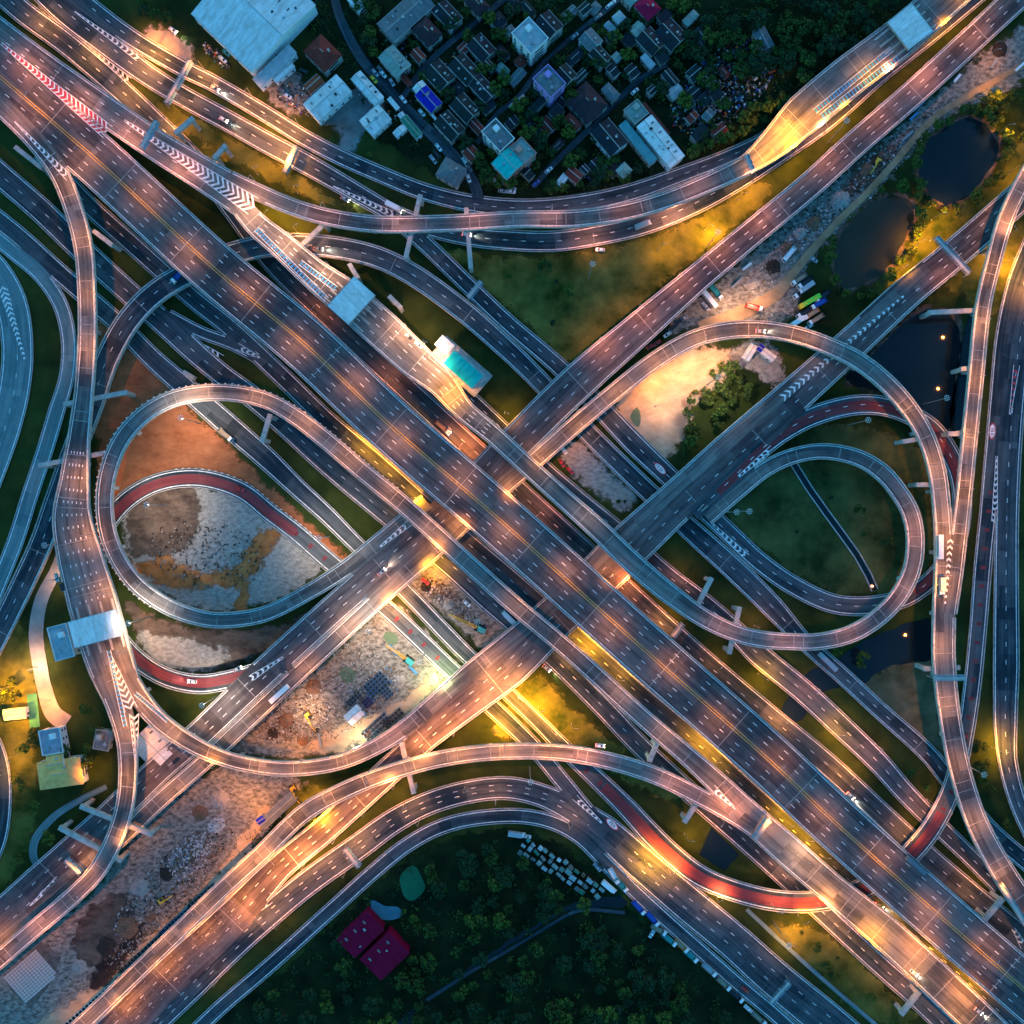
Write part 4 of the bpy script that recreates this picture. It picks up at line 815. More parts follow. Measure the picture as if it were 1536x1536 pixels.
# made-up cool lamps, added only to tint the ground below them teal
for x, y in [(20, 470), (30, 560), (10, 640), (100, 440), (330, 560), (1230, 420)]:
    q = P(x, y, 0); lamp(q[0], q[1], 0, 0, 450, COOL_FILL, 150)

REQ.sort(key=lambda q: (not q[7], -q[4])); REQ = REQ[:296]
for q in REQ: put_lamp(*q)
# high masts: a tall pole with a ring of luminaires
def mast_proto():
    root = thing('high_mast_lamp', 'x', 'high mast')
    b = MB(); b.cyl((0, 0, 0), (0, 0, 30), .3, .12, M_steel, 8); b.build('pole', root)
    b = MB()
    for k in range(8):
        a = k * math.pi / 4; b.cyl((0, 0, 29.6), (.95 * math.cos(a), .95 * math.sin(a), 29.4), .06, .06, M_steel, 4)
    b.build('crown_ring', root)
    for k in range(8):
        a = k * math.pi / 4; b = MB(); b.box(1.15 * math.cos(a), 1.15 * math.sin(a), 29.1, .5, .3, .3, mat('luminaire_housing', (.6, .65, .7), (.75, .8, .85), 1, .4), a); b.build('luminaire', root)
    return reg(root)
HM = mast_proto()
for i, (x, y) in enumerate([(271, 627), (220, 757), (478, 807), (552, 947), (192, 935), (303, 1058), (1077, 348), (889, 396), (1078, 566), (1105, 768), (1124, 767), (1420, 597), (1302, 630), (265, 1473 - 1000 + 1000), (796, 1173), (1476, 1162), (1183, 1418), (716, 933), (629, 993), (67, 818), (1270, 181)]):
    if y == 1473: continue
    q = P(x, y, 29)
    lab = 'high lighting mast ' + where(x, y)
    if i == 0: HM.location = (q[0], q[1], 0); HM['label'] = lab; HM['group'] = 'high lighting masts with ring heads'
    else: mr_ = dup(HM, (q[0], q[1], 0), .3 * i, lab, 'high lighting masts with ring heads')
    if (x, y) in ((271, 627), (220, 757), (478, 807), (192, 935), (303, 1058), (552, 947), (629, 993), (1078, 566), (265, 1473)):
        ld_ = bpy.data.lights.new('mast_light', 'SPOT'); ld_.energy = 8500; ld_.color = (1, .74, .52); ld_.spot_size = R(130); ld_.spot_blend = 1; ld_.shadow_soft_size = 1  # light added to these masts to brighten the bare soil below
        lo_ = bpy.data.objects.new('mast_light', ld_); C.objects.link(lo_); lo_.parent = HM if i == 0 else mr_; lo_.location = (0, 0, 28.6)

# ---------------------------------------------------------------- buildings
def rmat(name, c, stripes=True, var=1.18):
    return mat('roof_' + name, tuple(x * .82 for x in c), tuple(min(.9, x * var) for x in c), 1.6 if stripes else .4, .55, .1, kind='wave' if stripes else 'noise')
WALLP = mat('house_wall_plaster', (.30, .29, .27), (.42, .40, .37), .4, .9)
WPINK = mat('house_wall_pink', (.52, .20, .18), (.62, .28, .24), .4, .9)
WPUR = mat('house_wall_purple', (.34, .22, .55), (.45, .30, .66), .4, .9)
WWHT = mat('house_wall_white', (.62, .64, .66), (.75, .77, .78), .4, .9)
WIN = mat('window_glass_dark', (.02, .03, .04), (.03, .045, .06), 1, .15)
BOXES = []
def house(cx, cy, L, W, ang, h, kind, rm, label, cat='house', wm=WALLP, ridge=.22, name='house', storeys=1, chim=False):
    z = h; q = P(cx, cy, z); k = S * (H - z) / H; L *= k; W *= k; a = R(-ang)
    BOXES.append((cx, cy, max(L, W) / S * .62))
    root = thing(name, label, cat, (q[0], q[1], 0), a)
    b = MB(); b.box(0, 0, -.2, L - .8, W - .8, h + .2, wm); b.build('wall', root)
    b = MB(); rh = W * ridge if kind != 'flat' else 0; l, w_ = L / 2, W / 2
    if kind == 'gable':
        n = 6
        A = [(-l, -w_, h), (l, -w_, h), (l, w_, h), (-l, w_, h), (-l, 0, h + rh), (l, 0, h + rh)]
        b.face([A[0], A[1], A[5], A[4]], rm); b.face([A[2], A[3], A[4], A[5]], rm); b.face([A[1], A[2], A[5]], wm); b.face([A[3], A[0], A[4]], wm); b.face([A[3], A[2], A[1], A[0]], wm)
        b.box(0, 0, h + rh - .05, L, .35, .14, M_par)
        for sg in (-1, 1): b.box(0, sg * (w_ - .05), h - .12, L, .2, .2, M_par)
    elif kind == 'hip':
        e = min(l * .9, w_)
        A = [(-l, -w_, h), (l, -w_, h), (l, w_, h), (-l, w_, h), (-l + e, 0, h + rh), (l - e, 0, h + rh)]
        b.face([A[0], A[1], A[5], A[4]], rm); b.face([A[2], A[3], A[4], A[5]], rm); b.face([A[1], A[2], A[5]], rm); b.face([A[3], A[0], A[4]], rm); b.face([A[3], A[2], A[1], A[0]], wm)
        b.cyl(A[4], A[5], .15, .15, M_par, 5)
    elif kind == 'shed':
        A = [(-l, -w_, h), (l, -w_, h), (l, w_, h + rh), (-l, w_, h + rh)]
        b.face(A, rm); b.face([A[0], (-l, -w_, h - .3), (l, -w_, h - .3), A[1]], wm)
        b.face([(-l, w_, h - .3), A[3], A[2], (l, w_, h - .3)], wm); b.face([A[0], A[3], (-l, w_, h - .3), (-l, -w_, h - .3)], wm); b.face([A[1], (l, -w_, h - .3), (l, w_, h - .3), A[2]], wm)
    else:
        b.box(0, 0, h, L, W, .15, rm)
        for sg in (1, -1):
            b.box(0, sg * (w_ - .15), h + .15, L, .3, .7, wm); b.box(sg * (l - .15), 0, h + .15, .3, W - .6, .7, wm)
    ro = b.build('roof', root)
    if kind == 'flat':
        t = MB(); t.box(-l * .4, w_ * .3, h + .15, 2.6, 2.6, 2.0, wm); t.build('roof_stairwell', ro)
        t = MB(); t.cyl((l * .5, -w_ * .3, h + .15), (l * .5, -w_ * .3, h + 1.7), .8, .8, M_steel, 10); t.build('water_tank', ro)
    elif chim:
        t = MB(); t.box(l * .3, w_ * .4, h, .9, .9, rh + .4, M_conc); t.build('chimney', ro)
    if kind in ('gable', 'shed') and L > 9 and W > 6:
        rv = random.Random(int(cx * 7 + cy)); 
        for q_ in range(rv.randint(1, 3) if L < 25 else 7):
            x_ = rv.uniform(-.4, .4) * L; y_ = rv.uniform(-.38, .38) * W; zr = h + (rh * (1 - abs(y_) / w_) if kind == 'gable' else rh * (y_ + w_) / W)
            t = MB(); t.box(x_, y_, zr - .1, rv.uniform(.6, 1.2), rv.uniform(.6, 1.6), rv.uniform(.3, .6), rv.choice([M_conc, M_dark, M_steel])); t.build('roof_vent', ro)
        t = MB(); y_ = w_ * .5; zr = h + (rh * .5 if kind == 'gable' else rh * .75) + .03; sl_ = (-rh / w_ if kind == 'gable' else rh / W)
        for q_ in range(int(L / 6)):
            x_ = -l + 3 + q_ * 6; t.face([(x_, y_ - .9, zr - .9 * sl_), (x_ + .9, y_ - .9, zr - .9 * sl_), (x_ + .9, y_ + .9, zr + .9 * sl_), (x_, y_ + .9, zr + .9 * sl_)], RCF)
        if t.f: t.build('skylight', ro)
    nn = max(2, min(5, int(L / 4)))
    for st in range(min(storeys, 4)):
        for sg in (-1, 1):
            for i in range(nn):
                x = -l + (i + .5) * L / nn; f = MB(); zz = 1.0 + st * 3.0
                if zz + 1.3 > h: continue
                f.box(x, sg * (w_ - .38), zz, 1.3, .12, 1.3, WIN); wo = f.build('window', root)
                if storeys > 2:
                    f = MB(); f.box(x, sg * (w_ - .1), zz - .3, 1.9, .55, .18, M_par); f.build('sill', wo)
    if storeys > 1:
        for st in range(min(storeys, 4)):
            for sg in (-1, 1):
                f = MB(); zz = 1.0 + st * 3.0
                if zz + 1.3 > h: continue
                f.box(sg * (l - .38), 0, zz, .12, W * .5, 1.3, WIN); f.build('window', root)
    f = MB(); f.box(l - .38, -w_ * .3, 0, .14, 1.1, 2.1, M_dark); f.build('door', root)
    return root
RW = rmat('bluish_white', (.70, .73, .74)); RW2 = rmat('white', (.80, .80, .79)); RG = rmat('grey', (.16, .18, .20)); RDT = rmat('dark_teal', (.020, .034, .038))
RDT2 = rmat('dark_slate', (.026, .032, .042)); RBR = rmat('red_brown', (.18, .035, .028), False); RRO = rmat('brick_red', (.34, .07, .035), False); RBL = rmat('royal_blue', (.015, .025, .42))
RTQ = rmat('turquoise', (.01, .48, .46)); RTG = rmat('pale_green_grey', (.26, .36, .33)); RMA = rmat('maroon', (.22, .004, .035)); RPB = rmat('plum_brown', (.045, .028, .035), False)
RYE = rmat('golden', (.90, .40, .13), False); RGN = rmat('green', (.04, .22, .14)); RMG = rmat('magenta', (.38, .01, .06)); RCF = mat('flat_roof_concrete', (.10, .11, .12), (.22, .24, .25), .3, .9, detail=8)
RCB = mat('flat_roof_pale_blue', (.26, .31, .34), (.40, .45, .48), .3, .8, detail=6); RPU = mat('flat_roof_lilac_grey', (.26, .25, .30), (.38, .37, .42), .3, .8)
HL = [(380, 14, 126, 140, 44, 9, 'gable', RW, 'huge bluish white warehouse roof at the top left', 'warehouse', WWHT, .07),
 (412, 99, 76, 17, -44, 6, 'shed', RCB, 'pale blue lean-to along the warehouse edge', 'shed', WWHT, .1),
 (424, 107, 38, 14, -41, 4.5, 'gable', RW, 'slim white shed roof below the warehouse', 'shed', WWHT, .12),
 (484, 80, 46, 38, 45, 6.5, 'hip', RBR, 'dark red hipped house right of the warehouse', 'house', WALLP, .28),
 (471, 126, 28, 18, -42, 4.5, 'gable', RRO, 'small brick red roof between the white sheds', 'house', WALLP, .25),
 (491, 147, 68, 36, -42, 6, 'gable', RW, 'large white gabled shed beside the concrete yard', 'shed', WWHT, .12),
 (551, 132, 54, 20, 48, 5.5, 'gable', RW, 'long white shed above the concrete yard', 'shed', WWHT, .12),
 (563, 180, 38, 32, -42, 5.5, 'gable', RW, 'square white shed at the right end of the concrete yard', 'shed', WWHT, .12),
 (592, 92, 42, 30, 48, 6.5, 'gable', RTG, 'pale greenish roof at the street fork', 'house', WALLP, .12),
 (597, 106, 56, 8, 48, 3.5, 'shed', RBR, 'narrow red awning beside the pale greenish roof', 'awning', WPINK, .1),
 (643, 149, 36, 24, 48, 6, 'gable', RBL, 'royal blue roofed shed on the village street', 'shed', WALLP, .2),
 (629, 130, 10, 20, 48, 6.1, 'gable', RW2, 'white end bay of the blue shed', 'shed', WWHT, .2),
 (640, 47, 40, 30, 47, 6, 'hip', RPB, 'maroon brown house above the street fork', 'house', WALLP, .3),
 (627, 83, 20, 16, 47, 5, 'gable', RBR, 'small dark red house beside the lane', 'house', WALLP, .3),
 (659, 113, 38, 34, 47, 6, 'gable', RDT, 'dark teal roof left of a row of dark roofs', 'house', WALLP, .2),
 (697, 104, 42, 32, 47, 6, 'gable', RDT, 'dark teal roof in the middle of the village', 'house', WALLP, .2),
 (722, 72, 36, 30, 47, 6, 'gable', RDT2, 'dark slate roof near the upper lane', 'house', WALLP, .2),
 (724, 132, 40, 26, 47, 6, 'gable', RDT2, 'slate roof above the grey apartment block', 'house', WALLP, .2),
 (697, 162, 38, 30, 47, 6, 'gable', RDT, 'dark roof right of the blue shed', 'house', WALLP, .2),
 (674, 189, 40, 30, 47, 6, 'gable', RDT, 'dark roof facing the village street', 'house', WALLP, .2),
 (671, 22, 40, 28, 47, 6, 'gable', RDT2, 'slate roof at the top edge near the lane', 'house', WALLP, .2),
 (609, 22, 84, 38, -42, 7, 'gable', RG, 'big grey roof at the top edge', 'warehouse', WALLP, .12),
 (536, 4, 26, 18, 47, 6, 'gable', RW, 'white roof clipped by the top edge', 'house', WWHT, .12),
 (715, 5, 36, 24, 47, 6, 'hip', RPB, 'plum roof at the top edge', 'house', WALLP, .3),
 (747, 203, 42, 30, 47, 13, 'flat', RCF, 'grey flat roofed apartment block with pale balconies', 'apartment block', WWHT, 0, 4),
 (763, 244, 34, 40, 47, 12, 'gable', RTQ, 'turquoise roofed building with pink walls', 'building', WPINK, .15, 4),
 (785, 226, 24, 34, -43, 12, 'flat', RTG, 'pale flat roof wing beside the turquoise roof', 'building', WPINK, .1, 4),
 (795, 54, 44, 36, 47, 14, 'flat', RCB, 'pale blue apartment block with roof tanks', 'apartment block', WWHT, 0, 4),
 (822, 38, 34, 34, 47, 9, 'gable', RDT2, 'dark roof right of the pale blue block', 'house', WALLP, .2),
 (824, 122, 40, 32, 47, 14, 'flat', RCF, 'grey roofed block with bright purple walls', 'apartment block', WPUR, 0, 4),
 (848, 112, 26, 26, 47, 9, 'gable', RDT, 'dark roof behind the purple-walled block', 'house', WALLP, .2),
 (880, 154, 50, 44, 47, 6.5, 'hip', RPB, 'large plum brown hipped roof by the lane', 'house', WALLP, .3),
 (886, 60, 28, 26, 47, 7, 'gable', RG, 'grey roof with white ridge beside the upper lane', 'house', WWHT, .2),
 (900, 84, 28, 22, 47, 7, 'gable', RDT, 'dark green roof below the grey ridge roof', 'house', WALLP, .2),
 (971, 11, 32, 28, 47, 7, 'hip', RMG, 'magenta red roof at the top edge', 'house', WALLP, .25),
 (946, -4, 22, 20, 47, 6, 'gable', RTG, 'pale roof left of the magenta roof', 'house', WALLP, .2),
 (976, 62, 36, 30, 47, 6, 'gable', RDT2, 'navy slate roof under the magenta roof', 'house', WALLP, .2),
 (1006, 52, 38, 36, 47, 6, 'gable', RDT2, 'second navy slate roof beside the dark wood', 'house', WALLP, .2),
 (914, 206, 48, 36, 50, 6.5, 'gable', RDT2, 'dark blue roof left of the long white factory roof', 'house', WWHT, .15),
 (991, 212, 80, 30, 51, 7.5, 'gable', RW2, 'long white factory roof', 'factory', WWHT, .08),
 (954, 168, 28, 27, 51, 7.2, 'flat', RTG, 'grey green roof block at the upper end of the factory', 'factory', WALLP, 0),
 (957, 214, 76, 14, 51, 6, 'shed', mat('roof_teal_strip', (.07, .22, .24), (.12, .30, .32), .4, .6), 'teal lean-to beside the white factory roof', 'shed', WALLP, .1),
 (984, 178, 60, 6, 51, 6.4, 'shed', RBR, 'narrow red tiled strip beside the white factory roof', 'shed', WALLP, .15),
 (861, 262, 24, 18, 40, 5, 'gable', RBR, 'small dark red roof near the frontage road', 'house', WALLP, .25),
 (843, 270, 20, 11, -50, 4.5, 'gable', RW, 'little white roof next to the frontage road hedge', 'shed', WWHT, .15),
 (1145, 58, 34, 20, 62, 5.5, 'gable', RG, 'grey three-bay roof in the scrapyard', 'shed', WALLP, .15),
 (677, 258, 38, 32, 30, 6, 'hip', RG, 'grey hipped roof beside the street mouth', 'house', WALLP, .25),
 (617, 190, 38, 13, 50, 4.5, 'gable', RGN, 'green market awning along the street', 'awning', WWHT, .15),
 (600, 196, 10, 22, 50, 4.2, 'gable', RW, 'white stall roof left of the green awning', 'stall', WWHT, .15),
 (604, 175, 14, 10, 50, 4, 'gable', RW, 'small white stall above the green awning', 'stall', WWHT, .15),
 (590, 155, 22, 7, 50, 4, 'shed', RW, 'narrow white canopy on the street edge', 'canopy', WWHT, .1),
 (660, 186, 40, 4, 50, 3.2, 'shed', RW, 'thin white kerbside awning', 'awning', WWHT, .1),
 (92, 963, 52, 30, 75, 13.5, 'flat', RCB, 'flat teal grey office roof left of the left toll canopy', 'toll office', WWHT, 0, 3),
 (90, 1160, 66, 42, -8, 7, 'hip', RYE, 'yellow-roofed house at the left', 'house', WWHT, .12),
 (84, 1145, 26, 40, -8, 7.3, 'gable', RYE, 'tall front wing of the yellow-roofed house', 'house', WWHT, .12),
 (77, 1112, 38, 32, 80, 7.5, 'flat', RPU, 'lilac grey flat roof above the yellow-roofed house', 'house', WWHT, 0, 2),
 (22, 1071, 34, 17, -6, 4, 'gable', mat('roof_lit_white', (.6, .55, .4), (.78, .72, .55), .6, .7), 'small barred white pavilion on the lit lawn', 'pavilion', WWHT, .15),  # white roof with warm lamplight mixed into its colour
 (154, 1110, 24, 30, 10, 5, 'flat', RCF, 'unfinished grey concrete hut beside the toll ramp', 'hut', WALLP, 0),
 (231, 1119, 56, 52, 45, 6, 'gable', RW2, 'white tent roof in the fork of the left ramps', 'tent', WWHT, .12),
 (531, 1073, 26, 20, -42, 5, 'gable', RW2, 'white tent in the construction yard', 'tent', WWHT, .15),
 (541, 1402, 62, 39, -44, 8, 'shed', RMA, 'upper half of the maroon-roofed hall', 'hall', RMA, .02),
 (577, 1434, 60, 46, -44, 8.6, 'shed', RMA, 'lower and larger half of the maroon-roofed hall', 'hall', RMA, .02),
 (1125, 528, 26, 13, -57, 4, 'gable', RW2, 'white site cabin roof beside the arching ramp', 'cabin', WWHT, .12),
 (1150, 530, 30, 12, 38, 4, 'gable', RW, 'white and blue site office by the arching ramp', 'cabin', WWHT, .12),
 (1141, 522, 9, 12.5, 38, 4.6, 'gable', RBL, 'blue end of the site office', 'cabin', WWHT, .12),
 (416, 1216, 66, 17, -42, 4.5, 'gable', RG, 'long grey shed beside the lower orange ramp', 'shed', WALLP, .12),
 (391, 1230, 13, 11, -35, 5, 'gable', RBL, 'tiny blue roof beside the lower orange ramp', 'shed', WALLP, .15),
 (1465, 1400, 22, 16, 40, 5, 'flat', RCF, 'small grey substation roof near the lower right ramp', 'hut', WALLP, 0),
 (1300, 1590, 10, 10, 0, 3, 'flat', RCF, '', '', WALLP, 0)]
for t in HL[:-1]:
    (cx, cy, L, W, a, h, k, rm, lab, cat, wm, rg) = t[:12]; st = t[12] if len(t) > 12 else (2 if h > 5.8 and cat == 'house' else 1)
    house(cx, cy, L, W, a, h, k, rm, lab, cat, wm, rg, cat.replace(' ', '_'), st, chim=(cat == 'house' and h > 5.9))

fr = random.Random(21); FC = [(RDT, 'dark teal'), (RDT2, 'dark slate'), (RPB, 'plum brown'), (RG, 'grey'), (RBR, 'dark red'), (RDT, 'blackish teal'), (RCB, 'pale blue'), (RTG, 'pale green'), (RDT2, 'navy')]; seen_ = set(); t_ = 0; got_ = 0
def inp(x, y, poly):
    c = False; n = len(poly)
    for i in range(n):
        (x1, y1), (x2, y2) = poly[i], poly[(i + 1) % n]
        if (y1 > y) != (y2 > y) and x < (x2 - x1) * (y - y1) / (y2 - y1) + x1: c = not c
    return c
while t_ < 2500 and got_ < 62:
    t_ += 1; x = fr.uniform(520, 1090); y = fr.uniform(0, 285)
    if not inp(x, y, [(560, 0), (600, 130), (700, 265), (880, 275), (1010, 245), (1090, 200), (1090, 60), (1010, 0)]): continue
    L_ = fr.uniform(12, 30); W2 = fr.uniform(10, 22); rr_ = max(L_, W2) * .5
    if any(math.hypot(x - a, y - b) < r_ * .78 + rr_ * .85 for a, b, r_ in BOXES): continue
    q = P(x, y, 0)
    if anyroad(q[0], q[1], rr_ * S * .9): continue
    rm_, cn = fr.choice(FC); kd = fr.choice(['gable', 'gable', 'shed', 'hip']); hh = fr.uniform(3.2, 6.2)
    lab = f"{'small' if rr_ < 9 else 'modest'} {cn} {kd if kd != 'shed' else 'lean-to'} roof {where(x, y)}"
    if lab in seen_: continue
    seen_.add(lab); got_ += 1
    house(x, y, L_, W2, fr.choice([47, -43]) + fr.uniform(-4, 4), hh, kd, rm_, lab, 'house', WALLP, .2, 'house', 1)
print('filler houses', got_)
# toll canopies
def canopy(cx, cy, L, W, ang, z, label, booths=4, mtop=None):
    zt = z + 6.5; q = P(cx, cy, zt); k = S * (H - zt) / H; L *= k; W *= k
    root = thing('toll_canopy', label, 'toll canopy', (q[0], q[1], z), R(-ang))
    b = MB(); b.box(0, 0, 6, L, W, .7, mtop or mat('canopy_sheet', (.72, .72, .72), (.86, .86, .86), .9, .5, kind='wave')); ro = b.build('roof', root)
    b = MB()
    for sg in (1, -1): b.box(0, sg * (W / 2 + .1), 5.7, L + .4, .2, 1.15, M_par); b.box(sg * (L / 2 + .1), 0, 5.7, .2, W, 1.15, M_par)
    b.build('fascia', ro)
    for i in range(booths):
        x = -L / 2 + (i + .5) * L / booths
        b = MB(); b.box(x, 0, .4, 1.0, W * 1.9, .25, M_conc, 0, 1); b.build('island', root)
        b = MB(); b.box(x, 0, .65, 1.5, 3.0, 2.4, WWHT); bo = b.build('toll_booth', root)
        b = MB(); b.box(x, 0, 1.6, 1.56, 2.4, .9, WIN); b.build('window', bo)
        for sg in (1, -1):
            b = MB(); b.cyl((x, sg * W * .38, .4), (x, sg * W * .38, 6), .25, .25, M_steel); b.build('column', root)
    return root
canopy(527, 451, 59, 42, -48, 14, 'white toll canopy over the middle toll road')
canopy(143, 943, 74, 40, -15, 14, 'white toll canopy on the left plaza')
canopy(1365, 40, 52, 46, 52, 9, 'white toll canopy at the upper right')
# toll office on its raised platform
root = thing('toll_office', 'teal-roofed toll office on a raised platform beside the middle toll road', 'toll office', P(693, 556, 0), R(-41))
k = S * (H - 20) / H
b = MB(); b.box(0, 0, 13.2, 92 * k, 42 * k, .8, M_conc); b.build('platform', root)
for sx in (-1, 0, 1):
    for sy in (-1, 1):
        b = MB(); b.box(sx * 38 * k, sy * 14 * k, -.2, 1.2, 1.2, 13.4, M_conc); b.build('column', root)
b = MB(); b.box(8 * k, -2 * k, 14, 56 * k, 24 * k, 5.2, WWHT); wl = b.build('wall', root)
for i in range(7):
    b = MB(); b.box((-16 + 8 * i) * k, -14.2 * k, 15.2, 1.4, .12, 1.6, WIN); b.build('window', wl)
b = MB(); b.box(8 * k, -2 * k, 19.2, 62 * k, 30 * k, .2, M_par); b.box(8 * k, -2 * k, 19.4, 58 * k, 26 * k, .25, RTQ, 0, .985); b.build('roof', root)
b = MB(); b.box(-38 * k, 8 * k, 14, 24 * k, 18 * k, 3.4, WWHT); b.box(-38 * k, 8 * k, 17.4, 25 * k, 19 * k, .25, RW2); b.build('annex', root)
b = MB()
for sg in (1, -1): b.box(0, sg * 21 * k, 14, 92 * k, .25, 1.0, M_par); b.box(sg * 46 * k, 0, 14, .25, 42 * k, 1.0, M_par)
b.build('parapet', root)

# precast slab grid (lower left) : one paved pad
patch('slab_pad', [(5, 1467), (62, 1412), (92, 1436), (72, 1480), (47, 1513), (20, 1490)], mat('pale_slab_pad', (.07, .065, .06), (.14, .13, .12), .4, .9), .06, 'pale concrete pad under the precast slabs', 0.01)
sm = mat('precast_concrete', (.40, .39, .38), (.52, .51, .49), .8, .9)
sp_ = MB(); sp_.box(0, 0, 0, 1.4, 1.15, .3, sm); SP = sp_.build('precast_slab'); n_ = 0
for i in range(13):
    for j in range(12):
        x = 8 + i * 5.0 * .755 + j * 4.3 * .656; y = 1466 - i * 5.0 * .656 + j * 4.3 * .755
        if x > 91 or (x > 50 and y > 1508 - (x - 50) * 1.35): continue
        o = SP if n_ == 0 else SP.copy()
        if n_: C.objects.link(o)
        o.location = P(x, y, .08); o.rotation_euler = (0, 0, R(41)); n_ += 1
        tag(o, 'square precast slab lying in the grid of slabs at the lower left', 'slab', 'precast slabs laid out in a grid')
patch('sports_court', [(40, 1042), (55, 1040), (60, 1090), (45, 1092)], mat('green_court', (.05, .22, .12), (.08, .30, .18), .1, .8), .02, 'narrow green sports court by the pavilion', 0.01)

# ---------------------------------------------------------------- vehicles
def paint(name, c): return mat('paint_' + name, c, tuple(min(1, x * 1.08 + .01) for x in c), .3, .32, .1, spec=.5)
PN = {'white': (.75, .76, .77), 'silver': (.35, .37, .40), 'black': (.015, .016, .02), 'red': (.5, .02, .02), 'yellow': (.8, .55, .02), 'blue': (.02, .08, .38), 'green': (.16, .62, .04), 'grey': (.14, .15, .17), 'teal': (.03, .28, .27), 'orange': (.7, .24, .03)}
def wheels(root, xs, yw, r):
    for x in xs:
        for sg in (1, -1):
            b = MB(); b.cyl((x, sg * yw, r), (x, sg * (yw - .26), r), r, r, M_rub, 12); wo = b.build('wheel', root)
            b = MB(); b.cyl((x, sg * (yw + .01), r), (x, sg * (yw - .1), r), r * .5, r * .5, M_steel, 8); b.build('rim', wo)
LITV = [False]
M_headoff = mat('headlight_glass_off', (.4, .42, .45), (.5, .52, .55), 1, .2); M_tailoff = mat('taillight_glass_off', (.25, .01, .01), (.3, .02, .02), 1, .3)
def lights(root, xf, xb, yy, z):
    M_head_, M_tail_ = (M_head, M_tail) if LITV[0] else (M_headoff, M_tailoff)
    for sg in (1, -1):
        b = MB(); b.box(xf, sg * yy, z, .14, .36, .2, M_head_); b.build('headlight', root)
        b = MB(); b.box(xb, sg * yy, z, .12, .34, .2, M_tail_); b.build('taillight', root)
def loft(mb, secs, mt):
    """secs: (x, half width, z0, z1) cross sections"""
    for a, c in zip(secs[:-1], secs[1:]):
        def q(s, i): return [(s[0], -s[1], s[2]), (s[0], s[1], s[2]), (s[0], s[1] * .94, s[3]), (s[0], -s[1] * .94, s[3])][i]
        for i in range(4):
            j = (i + 1) % 4; mb.face([q(a, j), q(a, i), q(c, i), q(c, j)], mt)
    for s, rev in ((secs[0], 1), (secs[-1], 0)):
        f = [(s[0], -s[1], s[2]), (s[0], s[1], s[2]), (s[0], s[1] * .94, s[3]), (s[0], -s[1] * .94, s[3])]
        mb.face(f if rev else f[::-1], mt)
PROTO = {}
